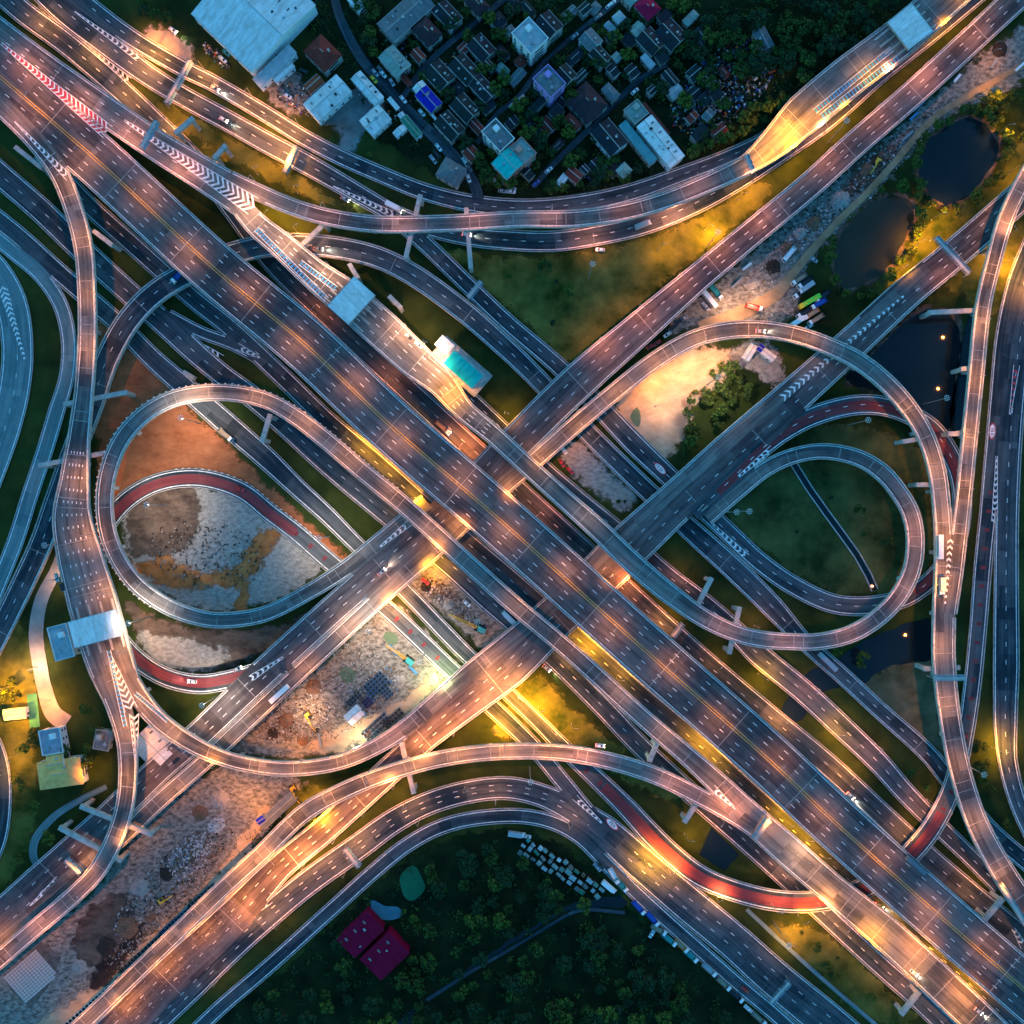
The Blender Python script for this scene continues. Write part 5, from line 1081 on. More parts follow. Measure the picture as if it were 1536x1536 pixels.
def proto(kind, color, lit=False):
    LITV[0] = bool(lit); key = (kind, color, bool(lit))
    if key in PROTO: return PROTO[key]
    m = paint(color, PN[color]); bx = MB()
    if kind == 'car':
        root = thing('car', 'x', 'car')
        loft(bx, [(-2.2, .75, .45, .85), (-2.0, .86, .3, 1.0), (-.9, .88, .28, 1.02), (.8, .88, .28, 1.0), (1.9, .85, .3, .85), (2.2, .7, .4, .7)], m); bx.build('body', root)
        b = MB(); loft(b, [(-1.9, .62, .98, 1.02), (-1.45, .66, .98, 1.42), (.35, .66, .98, 1.42), (1.05, .64, .96, 1.0)], M_glass); b.build('windows', root)
        b = MB(); b.box(-.55, 0, 1.40, 1.7, 1.16, .06, m); b.build('roof', root)
        wheels(root, (-1.35, 1.35), .88, .32); lights(root, 2.16, -2.18, .6, .55)
    elif kind == 'pickup':
        root = thing('pickup_truck', 'x', 'pickup truck')
        loft(bx, [(-.2, .88, .4, 1.05), (.6, .9, .4, 1.05), (1.6, .88, .4, 1.0), (2.5, .8, .42, .85)], m); bx.build('body', root)
        b = MB(); b.box(-1.4, 0, .5, 2.4, 1.75, .12, m)
        for sg in (1, -1): b.box(-1.4, sg * .86, .62, 2.4, .08, .5, m)
        b.box(-2.58, 0, .62, .08, 1.7, .5, m); b.build('cargo_bed', root)
        b = MB(); loft(b, [(-.2, .7, 1.04, 1.6), (.9, .7, 1.04, 1.6), (1.5, .66, 1.0, 1.06)], M_glass); b.build('windows', root)
        b = MB(); b.box(.35, 0, 1.6, 1.15, 1.3, .06, m); b.build('roof', root)
        wheels(root, (-1.5, 1.6), .9, .38); lights(root, 2.46, -2.62, .62, .62)
    elif kind == 'truck':
        root = thing('lorry', 'x', 'lorry')
        loft(bx, [(2.3, 1.15, .5, 2.7), (3.6, 1.15, .5, 2.7), (4.3, 1.1, .5, 1.7)], paint('white', PN['white'])); bx.build('cab', root)
        b = MB(); b.box(4.02, 0, 1.75, .5, 2.0, .7, M_glass, 0, .8); b.build('windscreen', root)
        b = MB(); b.box(-1.2, 0, .7, 6.6, 2.3, .2, M_dark); b.build('chassis', root)
        b = MB(); b.box(-1.2, 0, .9, 6.6, 2.4, .15, m)
        for sg in (1, -1): b.box(-1.2, sg * 1.16, 1.05, 6.6, .08, 1.3, m)
        for x in (-4.46, 2.06): b.box(x, 0, 1.05, .08, 2.24, 1.3, m)
        b.box(-1.2, 0, 1.05, 6.2, 2.1, .7, soil_tan if color in ('grey', 'orange') else m, 0, .9); b.build('cargo_bed', root)
        wheels(root, (-3.6, -2.4, 3.0), 1.15, .5); lights(root, 4.3, -4.52, .85, .75)
    elif kind == 'boxtruck':
        root = thing('box_lorry', 'x', 'lorry')
        loft(bx, [(2.3, 1.1, .5, 2.4), (3.4, 1.1, .5, 2.4), (4.0, 1.05, .5, 1.5)], paint('white', PN['white'])); bx.build('cab', root)
        b = MB(); b.box(3.72, 0, 1.6, .5, 1.9, .6, M_glass, 0, .8); b.build('windscreen', root)
        b = MB(); b.box(-1.2, 0, .8, 6.8, 2.4, 2.5, m); b.build('cargo_box', root)
        wheels(root, (-3.4, -2.2, 2.9), 1.1, .48); lights(root, 4.0, -4.62, .8, .7)
    elif kind == 'bus':
        root = thing('bus', 'x', 'bus')
        b = MB(); loft(b, [(-5.8, 1.15, .5, 2.9), (-5.6, 1.25, .45, 3.05), (3.6, 1.25, .45, 3.05)], m); b.build('body', root)
        fr = paint('yellow', PN['yellow']) if color == 'green' else m
        b = MB(); loft(b, [(3.62, 1.25, .45, 3.05), (5.6, 1.25, .45, 3.0), (5.9, 1.12, .5, 2.7)], fr); b.build('front_body', root)
        b = MB()
        for sg in (1, -1): b.box(-.3, sg * 1.25, 1.6, 10, .06, .9, M_glass)
        b.build('side_windows', root)
        for x in (-3, 0, 2.5): b = MB(); b.box(x, 0, 3.05, 1.1, .9, .14, fr); b.build('roof_hatch', root)
        wheels(root, (-3.8, 4.0), 1.22, .5); lights(root, 5.9, -5.84, .9, .8)
    reg(root); PROTO[key] = (root, [False]); return PROTO[key]
VG = {'car': 'cars on the roads and streets', 'pickup': 'pickup trucks', 'truck': 'open lorries', 'boxtruck': 'box lorries', 'bus': 'buses'}
def vehicle(kind, color, px, py, ang, z=.4, extra='', lit=False):
    (r, u) = proto(kind, color, lit); q = P(px, py, z)
    nm = {'car': 'car', 'pickup': 'pickup truck', 'truck': 'open-bed lorry', 'boxtruck': 'box lorry', 'bus': 'bus'}[kind]
    lab = f"{color} {nm} {extra + ', ' if extra else ''}{where(px, py)}"
    if not u[0]: r.location = q; r.rotation_euler = (0, 0, R(-ang)); r['label'] = lab; r['group'] = VG[kind]; u[0] = True; o = r
    else: o = dup(r, q, R(-ang), lab, VG[kind])
    if lit:
        for sg in (.6,):
            l_ = bpy.data.lights.new('headlight_beam', 'SPOT'); l_.energy = 1300; l_.color = (1, .85, .6); l_.spot_size = R(60); l_.spot_blend = 1; l_.shadow_soft_size = .2
            lo = bpy.data.objects.new('headlight_beam', l_); C.objects.link(lo); lo.parent = o; lo.location = (2.6, 0, .8); lo.rotation_euler = (0, R(-78), 0)
    BOXES.append((px, py, 4)); return o
# on the roads
for k, c, x, y, a, z, li in [('car', 'silver', 323, 133, 30, .5, 1), ('car', 'white', 336, 180, 30, .5, 1), ('car', 'silver', 518, 299, 30, .5, 1), ('boxtruck', 'white', 592, 312, 28, .5, 1),
        ('car', 'grey', 478, 374, 5, 6.9, 1), ('car', 'white', 289, 1022, 185, 5.2, 1), ('car', 'silver', 573, 858, -42, 7.4, 1), ('bus', 'grey', 1372, 1296, 41, 14.3, 0),
        ('car', 'silver', 1318, 1358, 35, .5, 1), ('car', 'white', 1370, 1458, 40, 10.5, 1), ('car', 'silver', 1467, 1516, 40, 10.4, 1), ('car', 'silver', 357, 1003, -25, 6.6, 1), ('car', 'red', 1117, 1484, 40, .5, 0),
        ('car', 'black', 613, 505, 40, 14.4, 0), ('car', 'white', 628, 517, 40, 14.4, 0), ('car', 'red', 360, 734, 20, .5, 0), ('car', 'red', 855, 706, 44, .5, 0), ('bus', 'white', 1408, 820, 90, 14.4, 0),
        ('boxtruck', 'silver', 1411, 880, 90, 14.4, 0), ('bus', 'silver', 1240, 992, 44, .5, 0), ('truck', 'grey', 665, 642, 41, .5, 1), ('car', 'red', 638, 872, 41, .5, 0), ('car', 'white', 700, 905, 41, .5, 0), ('boxtruck', 'white', 762, 925, 225, .5, 0),
        ('car', 'black', 265, 1340 - 200, -41, 7.3, 0), ('car', 'white', 260, 396 - 350, 35, .5, 1), ('car', 'silver', 86, 866, 75, 14.3, 0), ('car', 'black', 94, 880, 75, 14.3, 0), ('car', 'white', 900, 375, 185, .5, 0),
        ('car', 'grey', 1180, 230, -38, .5, 0), ('car', 'white', 700, 352, 8, .5, 1), ('boxtruck', 'silver', 965, 338, -22, .5, 0), ('car', 'white', 265, 250, 41, .5, 0), ('car', 'silver', 1140, 497, 3, 12.7, 1), ('truck', 'blue', 268, 415, 130, 6.7, 0),
        ('car', 'white', 900, 1118, 5, 13.3, 1), ('car', 'silver', 820, 1002, 41, .5, 1), ('bus', 'white', 420, 1040, -42, 7.4, 0), ('truck', 'grey', 340, 395 + 258, 41, .5, 0), ('car', 'white', 1275, 335 + 858, 44, .5, 1)]:
    vehicle(k, c, x, y, a, z, 'with lights on' if li else 'driving', li)
# village street and parked cars
for k, c, x, y, a in [('car', 'yellow', 561, 120, 48), ('car', 'silver', 563, 110, 48), ('car', 'white', 575, 112, 48), ('car', 'silver', 588, 124, 60), ('car', 'grey', 571, 105, 48), ('car', 'white', 658, 222, 52), ('car', 'black', 655, 232, 52),
        ('car', 'white', 697, 232, 60), ('pickup', 'white', 698, 244, 60), ('car', 'grey', 704, 252, 60), ('car', 'white', 703, 268, 72), ('pickup', 'white', 742, 272, 60), ('car', 'silver', 754, 287, 10), ('car', 'white', 767, 288, 6), ('car', 'blue', 804, 276, -40), ('car', 'white', 823, 256, -40),
        ('car', 'white', 769, 158, -40), ('car', 'silver', 781, 148, -40), ('car', 'white', 952, 138, -40), ('car', 'silver', 897, 26, -40), ('car', 'white', 918, 6, -40), ('car', 'white', 914, 9, -40), ('car', 'silver', 862, 55, -40), ('car', 'blue', 700, 108, 47),
        ('pickup', 'silver', 650, 240, 52), ('car', 'white', 633, 170, 50), ('car', 'white', 605, 150, 50), ('car', 'black', 470, 165, -40), ('car', 'silver', 478, 160, -40), ('pickup', 'grey', 425, 138, 30), ('car', 'white', 432, 145, 30), ('car', 'black', 455, 107, 20), ('car', 'white', 1065, 260, -40), ('car', 'silver', 768, 296 - 12, 6), ('car', 'teal', 340, 80, 40), ('car', 'white', 335, 90, 40)]:
    vehicle(k, c, x, y, a, .15, 'parked')
# lorries and buses in the yard beside the loop
for k, c, x, y, a in [('truck', 'grey', 1197, 420, 145), ('truck', 'black', 1206, 425, 145), ('boxtruck', 'silver', 1207, 433, 145), ('truck', 'black', 1200, 440, 145), ('bus', 'green', 1213, 453, 150), ('truck', 'blue', 1226, 457, 150), ('truck', 'black', 1205, 470, 148),
        ('truck', 'orange', 1215, 472, 148), ('truck', 'grey', 1222, 480, 148), ('boxtruck', 'white', 1192, 485, 148), ('car', 'white', 1213, 490, 150), ('truck', 'black', 1232, 445, 148), ('car', 'black', 1009, 492, 145), ('car', 'white', 1001, 502, 145), ('car', 'black', 1017, 484, 145), ('car', 'silver', 1025, 478, 145), ('car', 'red', 985, 515, 145), ('car', 'red', 975, 520, 145),
        ('bus', 'white', 1062, 448, 50), ('truck', 'teal', 1074, 440, 50), ('pickup', 'silver', 1058, 460, 50), ('truck', 'red', 1131, 462, 15), ('truck', 'white', 1182, 383, 130), ('car', 'silver', 1220, 390, 30), ('pickup', 'white', 845, 675, 50), ('car', 'red', 843, 695, 60)]:
    vehicle(k, c, x, y, a, .1, 'parked')
# lorries by the lower outer road
for k, c, x, y, a in [('boxtruck', 'white', 914, 1329, 40), ('truck', 'white', 921, 1313, 60), ('truck', 'teal', 932, 1326, 48), ('truck', 'blue', 958, 1360, 48), ('truck', 'blue', 979, 1377, 48), ('truck', 'grey', 988, 1393, 30), ('pickup', 'white', 978, 1399, 120), ('truck', 'teal', 1004, 1408, 40), ('truck', 'orange', 1022, 1417, 42), ('truck', 'teal', 1036, 1432, 42),
        ('truck', 'silver', 1064, 1453, 42), ('truck', 'grey', 1085, 1474, 42), ('truck', 'black', 1104, 1492, 42), ('pickup', 'white', 1122, 1512, 42), ('truck', 'grey', 1138, 1526, 42), ('boxtruck', 'silver', 776, 1250, 8), ('car', 'white', 790, 1254, 10), ('pickup', 'silver', 896, 1300, 50), ('car', 'black', 900, 1298, 50)]:
    vehicle(k, c, x, y, a, .15, 'parked nose to tail')

# ---------------------------------------------------------------- site machines
def excavator(px, py, ang, label, boom=9.0):
    m = paint('machine_yellow', (.72, .42, .03)); root = thing('excavator', label, 'excavator', P(px, py, .05), R(-ang))
    for sg in (1, -1):
        b = MB(); b.box(0, sg * 1.2, 0, 4.0, .6, .9, M_rub, 0, .92); b.build('track', root)
    b = MB(); b.box(-.3, 0, 1.0, 3.2, 2.6, 1.2, m, 0, .93); bo = b.build('body', root)
    b = MB(); b.box(.9, .7, 2.2, 1.3, 1.1, 1.2, M_glass, 0, .9); b.build('cab', root)
    b = MB(); b.box(-1.6, 0, 1.2, .9, 2.4, 1.1, M_dark); b.build('counterweight', root)
    b = MB(); b.cyl((1.0, -.3, 1.8), (boom * .55, -.3, 4.6), .34, .28, m, 6); b.cyl((boom * .55, -.3, 4.6), (boom, -.3, 2.2), .26, .2, m, 6); a = b.build('boom', root)
    b = MB(); b.box(boom, -.3, 1.0, 1.2, 1.3, 1.2, M_dark, 0, 1.15); b.build('bucket', a)
def crane(px, py, ang, label, L=18):
    m = paint('machine_yellow', (.72, .42, .03)); root = thing('crawler_crane', label, 'crane', P(px, py, .05), R(-ang))
    for sg in (1, -1):
        b = MB(); b.box(0, sg * 1.5, 0, 5.0, .8, 1.0, M_rub, 0, .94); b.build('track', root)
    b = MB(); b.box(-.8, 0, 1.1, 4.4, 2.8, 1.6, paint('teal', PN['teal']), 0, .95); b.build('body', root)
    b = MB(); b.box(1.5, 1.0, 1.3, 1.4, 1.0, 1.6, M_glass, 0, .9); b.build('cab', root)
    b = MB()
    for y in (-.6, .6):
        for z in (0, .9): b.cyl((1.2, y, 1.6 + z), (L, y * .5, 4.5 + z * .5), .12, .1, m, 5)
    n = int(L / 1.5)
    for i in range(n):
        t = i / n; x0 = 1.2 + (L - 1.2) * t; x1 = 1.2 + (L - 1.2) * (i + 1) / n; z0 = 1.6 + 2.9 * t; z1 = 1.6 + 2.9 * (i + 1) / n
        b.cyl((x0, -.6 * (1 - t * .5), z0), (x1, .6 * (1 - t * .5), z1), .07, .07, m, 4); b.cyl((x0, -.6, z0 + .8), (x0, .6, z0 + .8), .07, .07, m, 4)
    b.build('boom', root)
crane(720, 943, 207, 'yellow crawler crane lying in the strip below the motorway', 17)
crane(613, 990, 217, 'yellow boom crane in the construction yard', 13)
excavator(462, 1072, 60, 'yellow excavator under the bright work lamp')
excavator(243, 1350, -30, 'yellow excavator in the lower left works yard', 7)
excavator(440, 1182, 60, 'yellow excavator beside the long grey shed', 8)
excavator(318 + 998, 243, 120, 'excavator on the burnt soil beside the dirt track', 8)
# loose site materials: pipes, crates, stacks
def box_stack(px, py, ang, nx, ny, c, label, s=1.3, h=1.2, cat='crate', nm='crate', grp=None):
    mb = MB(); mb.box(0, 0, 0, s * .86, s * .86, h, c, 0, .95)
    mb.box(0, 0, h, s * .7, s * .7, .12, M_dark); first = None
    for i in range(nx):
        for j in range(ny):
            q = P(px, py, .1); a = R(-ang); x = (i - nx / 2) * s; y = (j - ny / 2) * s
            loc = (q[0] + x * math.cos(a) - y * math.sin(a) + random.uniform(-.08, .08), q[1] + x * math.sin(a) + y * math.cos(a), .1)
            if first is None: o = first = mb.build(nm)
            else: o = first.copy(); C.objects.link(o)
            o.location = loc; o.rotation_euler = (0, 0, a + random.uniform(-.08, .08)); tag(o, label, cat, grp or label)
CB = paint('drum_blue', (.06, .22, .42)); CW = paint('white', PN['white']); CG = mat('formwork_grey', (.16, .2, .22), (.24, .28, .3), .5, .7)
box_stack(566, 1022, -42, 6, 4, CB, 'blue drum in the open block of the construction yard', 2.0)
box_stack(580, 1034, -42, 3, 4, CB, 'blue crate right of the drum block', 1.7)
box_stack(552, 1050, -42, 3, 3, paint('deep_blue', (.02, .05, .3)), 'deep blue crate above the white tent', 1.6)
box_stack(532, 1044, -42, 5, 2, CG, 'grey formwork block left of the deep blue crates', 1.7)
box_stack(565, 1086, -42, 8, 3, CB, 'blue box in the row below the haul road', 2.0)
box_stack(590, 1072, -42, 6, 2, CG, 'grey box in the row near the lower deck', 2.0)
box_stack(556, 1112 - 12, 30, 2, 2, paint('red', PN['red']), 'red crate near the curve of the lower ramp', 1.8)
box_stack(265, 1378, -41, 10, 2, CB, 'blue block stacked along the lower left site track', 2.0)
box_stack(215, 1425, -41, 12, 2, CG, 'grey block stacked beside the lower left ramp', 2.2)
box_stack(305, 1340, -41, 8, 2, CG, 'dark grey block along the site track near the rubble', 2.2)
box_stack(130, 1505, -41, 14, 1, CW, 'white block in the line at the lower left', 2.2)
for (x, y, a, L, c, lab) in [(1420, 105, -42, 26, CW, 'white girder lying on the upper right works strip'), (1435, 178 - 60, -50, 14, CW, 'short white girder near the dirt track'), (1285, 95 + 12, -42, 0, CW, ''), (1377, 160, -42, 20, CB, 'blue girder beside the burnt soil'), (1370, 175, -42, 16, CB, 'second blue girder beside the burnt soil'), (1360, 205, -42, 22, CG, 'thin grey girder beside the dirt track'), (1522, 16, -42, 26, CW, 'white girder at the upper right corner'), (1530, 100, -42, 20, CW, 'white beam near the right edge works'), (1490, 96, -60, 16, CG, 'grey beam near the right edge works'), (1105, 425, -42, 20, CG, 'grey beam near the parked buses'), (1120, 400, -38, 16, CW, 'pale beam in the works strip'), (645, 905, 40, 0, CW, ''), (480, 1110, 80, 22, CG, 'grey plank walkway in the construction yard'), (590, 975, 50, 20, CB, 'blue pipe beside the striped ground road'), (620, 1000 + 5, 45, 16, CB, 'second blue pipe beside the striped ground road')]:
    if not L: continue
    b = MB(); w2 = L * S / 2; b.box(0, 0, 0, w2 * 2, 1.2, .25, c); b.box(0, 0, .25, w2 * 2, .4, .7, c); b.box(0, 0, .95, w2 * 2, 1.2, .2, c)
    o = b.build('girder'); o.location = P(x, y, .15); o.rotation_euler = (0, 0, R(-a)); tag(o, lab, 'girder', 'girders and beams on the works sites')
# uncountable rubble
def scatter(px, py, rx, ry, ang, n, mats, label, smin=.4, smax=1.6, name='rubble'):
    mb = MB()
    for i in range(n):
        t = random.uniform(0, 6.28); r_ = math.sqrt(random.random()); x = rx * r_ * math.cos(t); y = ry * r_ * math.sin(t); a = R(ang)
        X = px + x * math.cos(a) - y * math.sin(a); Y = py + x * math.sin(a) + y * math.cos(a); q = P(X, Y, 0)
        if name != 'rubble' and anyroad(q[0], q[1], .5): continue
        hh = (1 - r_) * 2.2 if name == 'rubble' else 0
        mb.box(q[0], q[1], hh * random.random(), random.uniform(smin, smax), random.uniform(smin, smax) * .7, random.uniform(.2, .9), random.choice(mats), random.uniform(0, 3), random.uniform(.6, 1))
    return tag(mb.build(name), label, None, None, 'stuff')
RBm = [mat('rubble_pale', (.34, .35, .36), (.5, .5, .5), 1, .9), mat('rubble_mid', (.14, .15, .16), (.22, .22, .22), 1, .9), mat('rubble_brown', (.12, .08, .05), (.2, .14, .09), 1, .9)]
scatter(285, 1283, 40, 24, -45, 900, RBm, 'heap of pale broken concrete and rubble in the lower left yard')
scatter(325, 1238, 14, 10, -30, 160, RBm[:1], 'small heap of white blocks above the rubble heap')
scatter(655, 892, 20, 10, 40, 120, RBm, 'piles of stones in the strip below the motorway')
scatter(500, 1040, 90, 60, -42, 700, RBm, 'scattered debris over the construction yard', .3, 1.0, 'debris')
scatter(1240, 330, 180, 22, -42, 420, RBm, 'scattered debris over the upper right works strip', .3, 1.3, 'debris')
scatter(300, 1330, 190, 30, -42, 500, RBm, 'scattered debris over the lower left yard', .3, .9, 'debris')
PB = [mat('soil_heap_brown', (.10, .06, .04), (.2, .13, .09), 1.5, .95), mat('soil_heap_dark', (.02, .018, .016), (.05, .04, .035), 1.5, .95), mat('soil_heap_grey', (.2, .19, .18), (.34, .32, .3), 1.5, .95)]
def heap(px, py, r, h, m, label):
    mb = MB(); q = P(px, py, 0); rv = random.Random(int(px * 3 + py)); N = 18; rings = []
    for k in range(5):
        t = k / 4; rings.append([(q[0] + r * (1 - t) * math.cos(a) * rv.uniform(.8, 1.15), q[1] + r * (1 - t) * math.sin(a) * rv.uniform(.8, 1.15), h * (1 - (1 - t) ** 1.6) * rv.uniform(.85, 1.1) - .1 * (k == 0)) for a in np.linspace(0, 6.283, N, endpoint=False)])
    for A_, B_ in zip(rings[:-1], rings[1:]):
        for i in range(N): mb.face([A_[i], A_[(i + 1) % N], B_[(i + 1) % N], B_[i]], m)
    mb.face(rings[-1], m); o = mb.build('soil_heap'); tag(o, label, 'soil heap', 'soil heaps on the works sites')
for hi_, (x, y, r, h) in enumerate([(430, 1080, 4, 2.5), (410, 1100, 3, 1.6), (500, 1000, 5, 2.2), (470, 1030, 4, 2), (350, 1120, 3, 1.5), (600, 1020, 3, 1.4), (455, 1110, 3, 1.6), (640, 880, 3, 1.8), (672, 905, 3.4, 2), (690, 925, 2.5, 1.4), (735, 965, 3, 1.5), (330, 1200, 5, 2.5), (300, 1220, 4, 2), (250, 1310, 4, 2), (210, 1330, 5, 2.4), (190, 1390, 6, 2.6), (160, 1420, 5, 2.2), (120, 1450, 4, 2), (225, 1375, 3, 1.5), (280, 1190, 3.5, 1.8), (1320, 235, 6, 3), (1300, 255, 4, 2), (1345, 215, 4, 2), (1260, 300, 5, 2.4), (1220, 335, 4, 2), (1160, 400, 4, 2), (1130, 425, 3, 1.6), (1400, 130, 4, 2), (1450, 95, 5, 2.2), (1200, 350, 3.5, 1.8), (1180, 372, 3, 1.4), (1500, 75, 4, 2)]):
    q = P(x, y, 0)
    if not anyroad(q[0], q[1], r): heap(x, y, r, h, PB[hi_ % 3], ['brown', 'dark', 'grey'][hi_ % 3] + ' soil heap ' + ('low' if h < 2 else 'broad') + ', ' + where(x, y))
scatter(440, 1080, 60, 30, -20, 500, RBm + PB, 'loose stones and timber around the excavator', .25, 1.2, 'debris')
scatter(560, 1040, 50, 25, -42, 500, RBm + PB + [CB, CG], 'loose formwork around the blue drums', .3, 1.4, 'debris')
scatter(680, 905, 60, 14, 41, 350, RBm + PB, 'loose stones around the crawler crane', .3, 1.1, 'debris')
scatter(260, 1320, 120, 36, -45, 900, RBm + PB, 'loose stones around the rubble heap', .25, 1.2, 'debris')
scatter(1290, 270, 190, 24, -40, 800, RBm + PB, 'loose stones along the dirt track', .25, 1.2, 'debris')
scatter(310, 830, 90, 50, 10, 420, PB, 'clods of earth on the mound inside the left loop', .3, 1.1, 'debris')
scatter(1150, 500, 30, 30, 0, 160, RBm, 'scattered debris around the site cabins', .3, 1.0, 'debris')
JK = [paint(c, PN[c]) for c in ('white', 'blue', 'orange', 'silver', 'teal', 'grey', 'red')] + RBm + [M_dark] * 8
scatter(1085, 130, 95, 50, -38, 1500, JK, 'jumble of scrap and stored goods among the trees of the scrapyard', .3, 1.7, 'scrap')
scatter(900, 255, 40, 12, -12, 250, JK, 'clutter behind the dark blue roof', .4, 1.4, 'scrap')
scatter(450, 150, 40, 20, 30, 160, JK, 'clutter between the white sheds', .4, 1.2, 'scrap')
scatter(640, 110, 110, 90, 0, 380, JK, 'yard clutter between the village houses', .4, 1.5, 'scrap')
scatter(325, 85, 30, 8, 45, 90, JK, 'clutter along the warehouse wall', .4, 1.4, 'scrap')
scatter(225, 850 + 560, 60, 20, -42, 200, RBm, 'stones beside the black trench', .3, 1.0, 'debris')
# shack row
rs = random.Random(5); SC = [RCB, RW2, RTG, RCB, RGN, rmat('rust', (.2, .09, .05)), RG, RTG, rmat('tarp_teal', (.03, .3, .28)), RDT2]
adj = ['white', 'bright white', 'pale green', 'pale blue', 'green', 'rusty', 'grey', 'bluish white', 'teal', 'dark']
k_ = 0
for i in range(13):
    for j in range(3):
        x = 792 + i * 9.2 + rs.uniform(-2, 2) - j * 5.5; y = 1260 + i * 5.8 + j * 9 + rs.uniform(-2, 2) + max(0, i - 7) * 1.2
        if i > 10 and j > 1: continue
        c = rs.randrange(10)
        house(x, y, rs.uniform(5, 10), rs.uniform(4, 7.5), 42 + rs.uniform(-12, 12), rs.uniform(2.4, 3.6), rs.choice(['shed', 'gable']), SC[c], f"{adj[c]} {['tin','patched','sheet'][j]} roofed shack {['nearest','second from','farthest from'][j]} the curved road, {['first','second','third','fourth','fifth','sixth','seventh','eighth','ninth','tenth','eleventh','twelfth','last'][i]} along the row", 'shack', WALLP, .12, 'shack')
        k_ += 1

BOXES += [(617, 1325, 32), (580, 1366, 34), (562, 1418, 50)]
# ---------------------------------------------------------------- trees
def leafm(name, a, b): return mat(name, a, b, .9, .85, detail=3, spec=.15)
LM = [leafm('leaves_dark', (.010, .030, .008), (.035, .070, .016)), leafm('leaves_mid', (.022, .060, .010), (.085, .14, .025)), leafm('leaves_olive', (.040, .065, .008), (.11, .13, .02)), leafm('leaves_teal', (.006, .028, .014), (.022, .060, .030))]
BK = mat('bark', (.06, .045, .03), (.10, .08, .06), 2, .95)
def tree_proto(i, R_=4.0, hgt=8.0, n=620, bush=False):
    rnd = random.Random(100 + i); root = thing('bush' if bush else 'tree', 'x', 'bush' if bush else 'tree')
    b = MB(); b.cyl((0, 0, -.2), (.1, .1, hgt * .45), .28, .16, BK, 6)
    lobes = [(0, 0, hgt * .72, R_ * .62)]
    for k in range(rnd.randint(6, 9)):
        a = rnd.uniform(0, 6.28); d = R_ * rnd.uniform(.35, .72); lobes.append((d * math.cos(a), d * math.sin(a), hgt * rnd.uniform(.45, .85), R_ * rnd.uniform(.26, .46)))
        b.cyl((.1, .1, hgt * .42), lobes[-1][:3], .12, .04, BK, 4)
    b.build('trunk', root); c = MB(); m = LM[i % len(LM)]; m2 = LM[(i + 1) % len(LM)]
    for k in range(n):
        l = rnd.choice(lobes); v = np.array([rnd.gauss(0, 1), rnd.gauss(0, 1), rnd.gauss(0, 1) + .35]); v /= np.linalg.norm(v) + 1e-6
        p = np.array(l[:3]) + v * l[3] * rnd.uniform(.7, 1.08) * np.array([1, 1, .8]); s = rnd.uniform(.22, .55)
        t = np.cross(v, (rnd.uniform(-1, 1), rnd.uniform(-1, 1), .4)); t /= np.linalg.norm(t) + 1e-6; u = np.cross(v + np.array([rnd.uniform(-.7, .7) for _ in range(3)]), t); u /= np.linalg.norm(u) + 1e-6
        c.face([p - t * s, p + u * s * .7, p + t * s, p - u * s * .7], m if rnd.random() < .7 else m2)
    c.build('crown', root); return reg(root)
TP = [tree_proto(i) for i in range(8)] + [tree_proto(i + 10, 1.6, 2.2, 160, True) for i in range(3)]
TU = [False] * len(TP)
TONE = ['dark green', 'mid green', 'olive green', 'bluish green']
TPOS = []
TREQ = []
def tree(px, py, sc_, i, grp):
    TPOS.append((px, py)); TREQ.append((px, py, sc_, i, grp))
def put_tree(px, py, sc_, i, grp):
    q = P(px, py, 0); a = random.uniform(0, 6.28); sz = 'bush' if i >= 8 else ('large' if sc_ > 1.15 else 'small' if sc_ < .8 else 'medium') 
    tn = TONE[(i if i < 8 else i + 2) % 4]
    lab = f"{tn} bush {where(px, py)}" if i >= 8 else f"{sz} {tn} tree {where(px, py)}"
    if not TU[i]: r = TP[i]; r.location = q; r.rotation_euler = (0, 0, a); r.scale = (sc_,) * 3; r['label'] = lab; r['group'] = grp; TU[i] = True
    else: dup(TP[i], q, a, lab, grp, (sc_, sc_, sc_ * random.uniform(.85, 1.15)))
def inpoly(x, y, poly):
    c = False; n = len(poly)
    for i in range(n):
        (x1, y1), (x2, y2) = poly[i], poly[(i + 1) % n]
        if (y1 > y) != (y2 > y) and x < (x2 - x1) * (y - y1) / (y2 - y1) + x1: c = not c
    return c
def wood(poly, n, mind, kinds, s0, s1, grp, rnd=random.Random(3), roadm=3.0, boxk=.8):
    xs = [p[0] for p in poly]; ys = [p[1] for p in poly]; t = 0; got = 0
    while got < n and t < n * 40:
        t += 1; x = rnd.uniform(min(xs), max(xs)); y = rnd.uniform(min(ys), max(ys))
        if not inpoly(x, y, poly): continue
        if any((x - a) ** 2 + (y - b) ** 2 < mind ** 2 for a, b in TPOS): continue
        if any(abs(x - a) < r_ * boxk and abs(y - b) < r_ * boxk for a, b, r_ in BOXES): continue
        q = P(x, y, 0)
        if anyroad(q[0], q[1], roadm): continue
        tree(x, y, rnd.uniform(s0, s1), rnd.choice(kinds), grp); got += 1
D = [0, 3, 4, 7]; Mx = [1, 5, 0]; O = [2, 6, 1]
wood([(440, 5), (500, 40), (540, 120), (700, 260), (715, 290), (860, 290), (1000, 262), (1060, 240), (1100, 100), (1040, 5)], 112, 11, D + [1, 5], .65, 1.25, 'garden trees between the upper houses')
wood([(1010, 0), (1330, 0), (1330, 30), (1180, 150), (1100, 110)], 34, 17, [0, 3, 4, 7], 1.1, 1.6, 'dark trees of the upper right wood')
wood([(1020, 230), (1170, 130), (1175, 180), (1110, 225), (1020, 262)], 16, 11, [1, 2, 5], .6, 1.0, 'trees below the scrapyard')
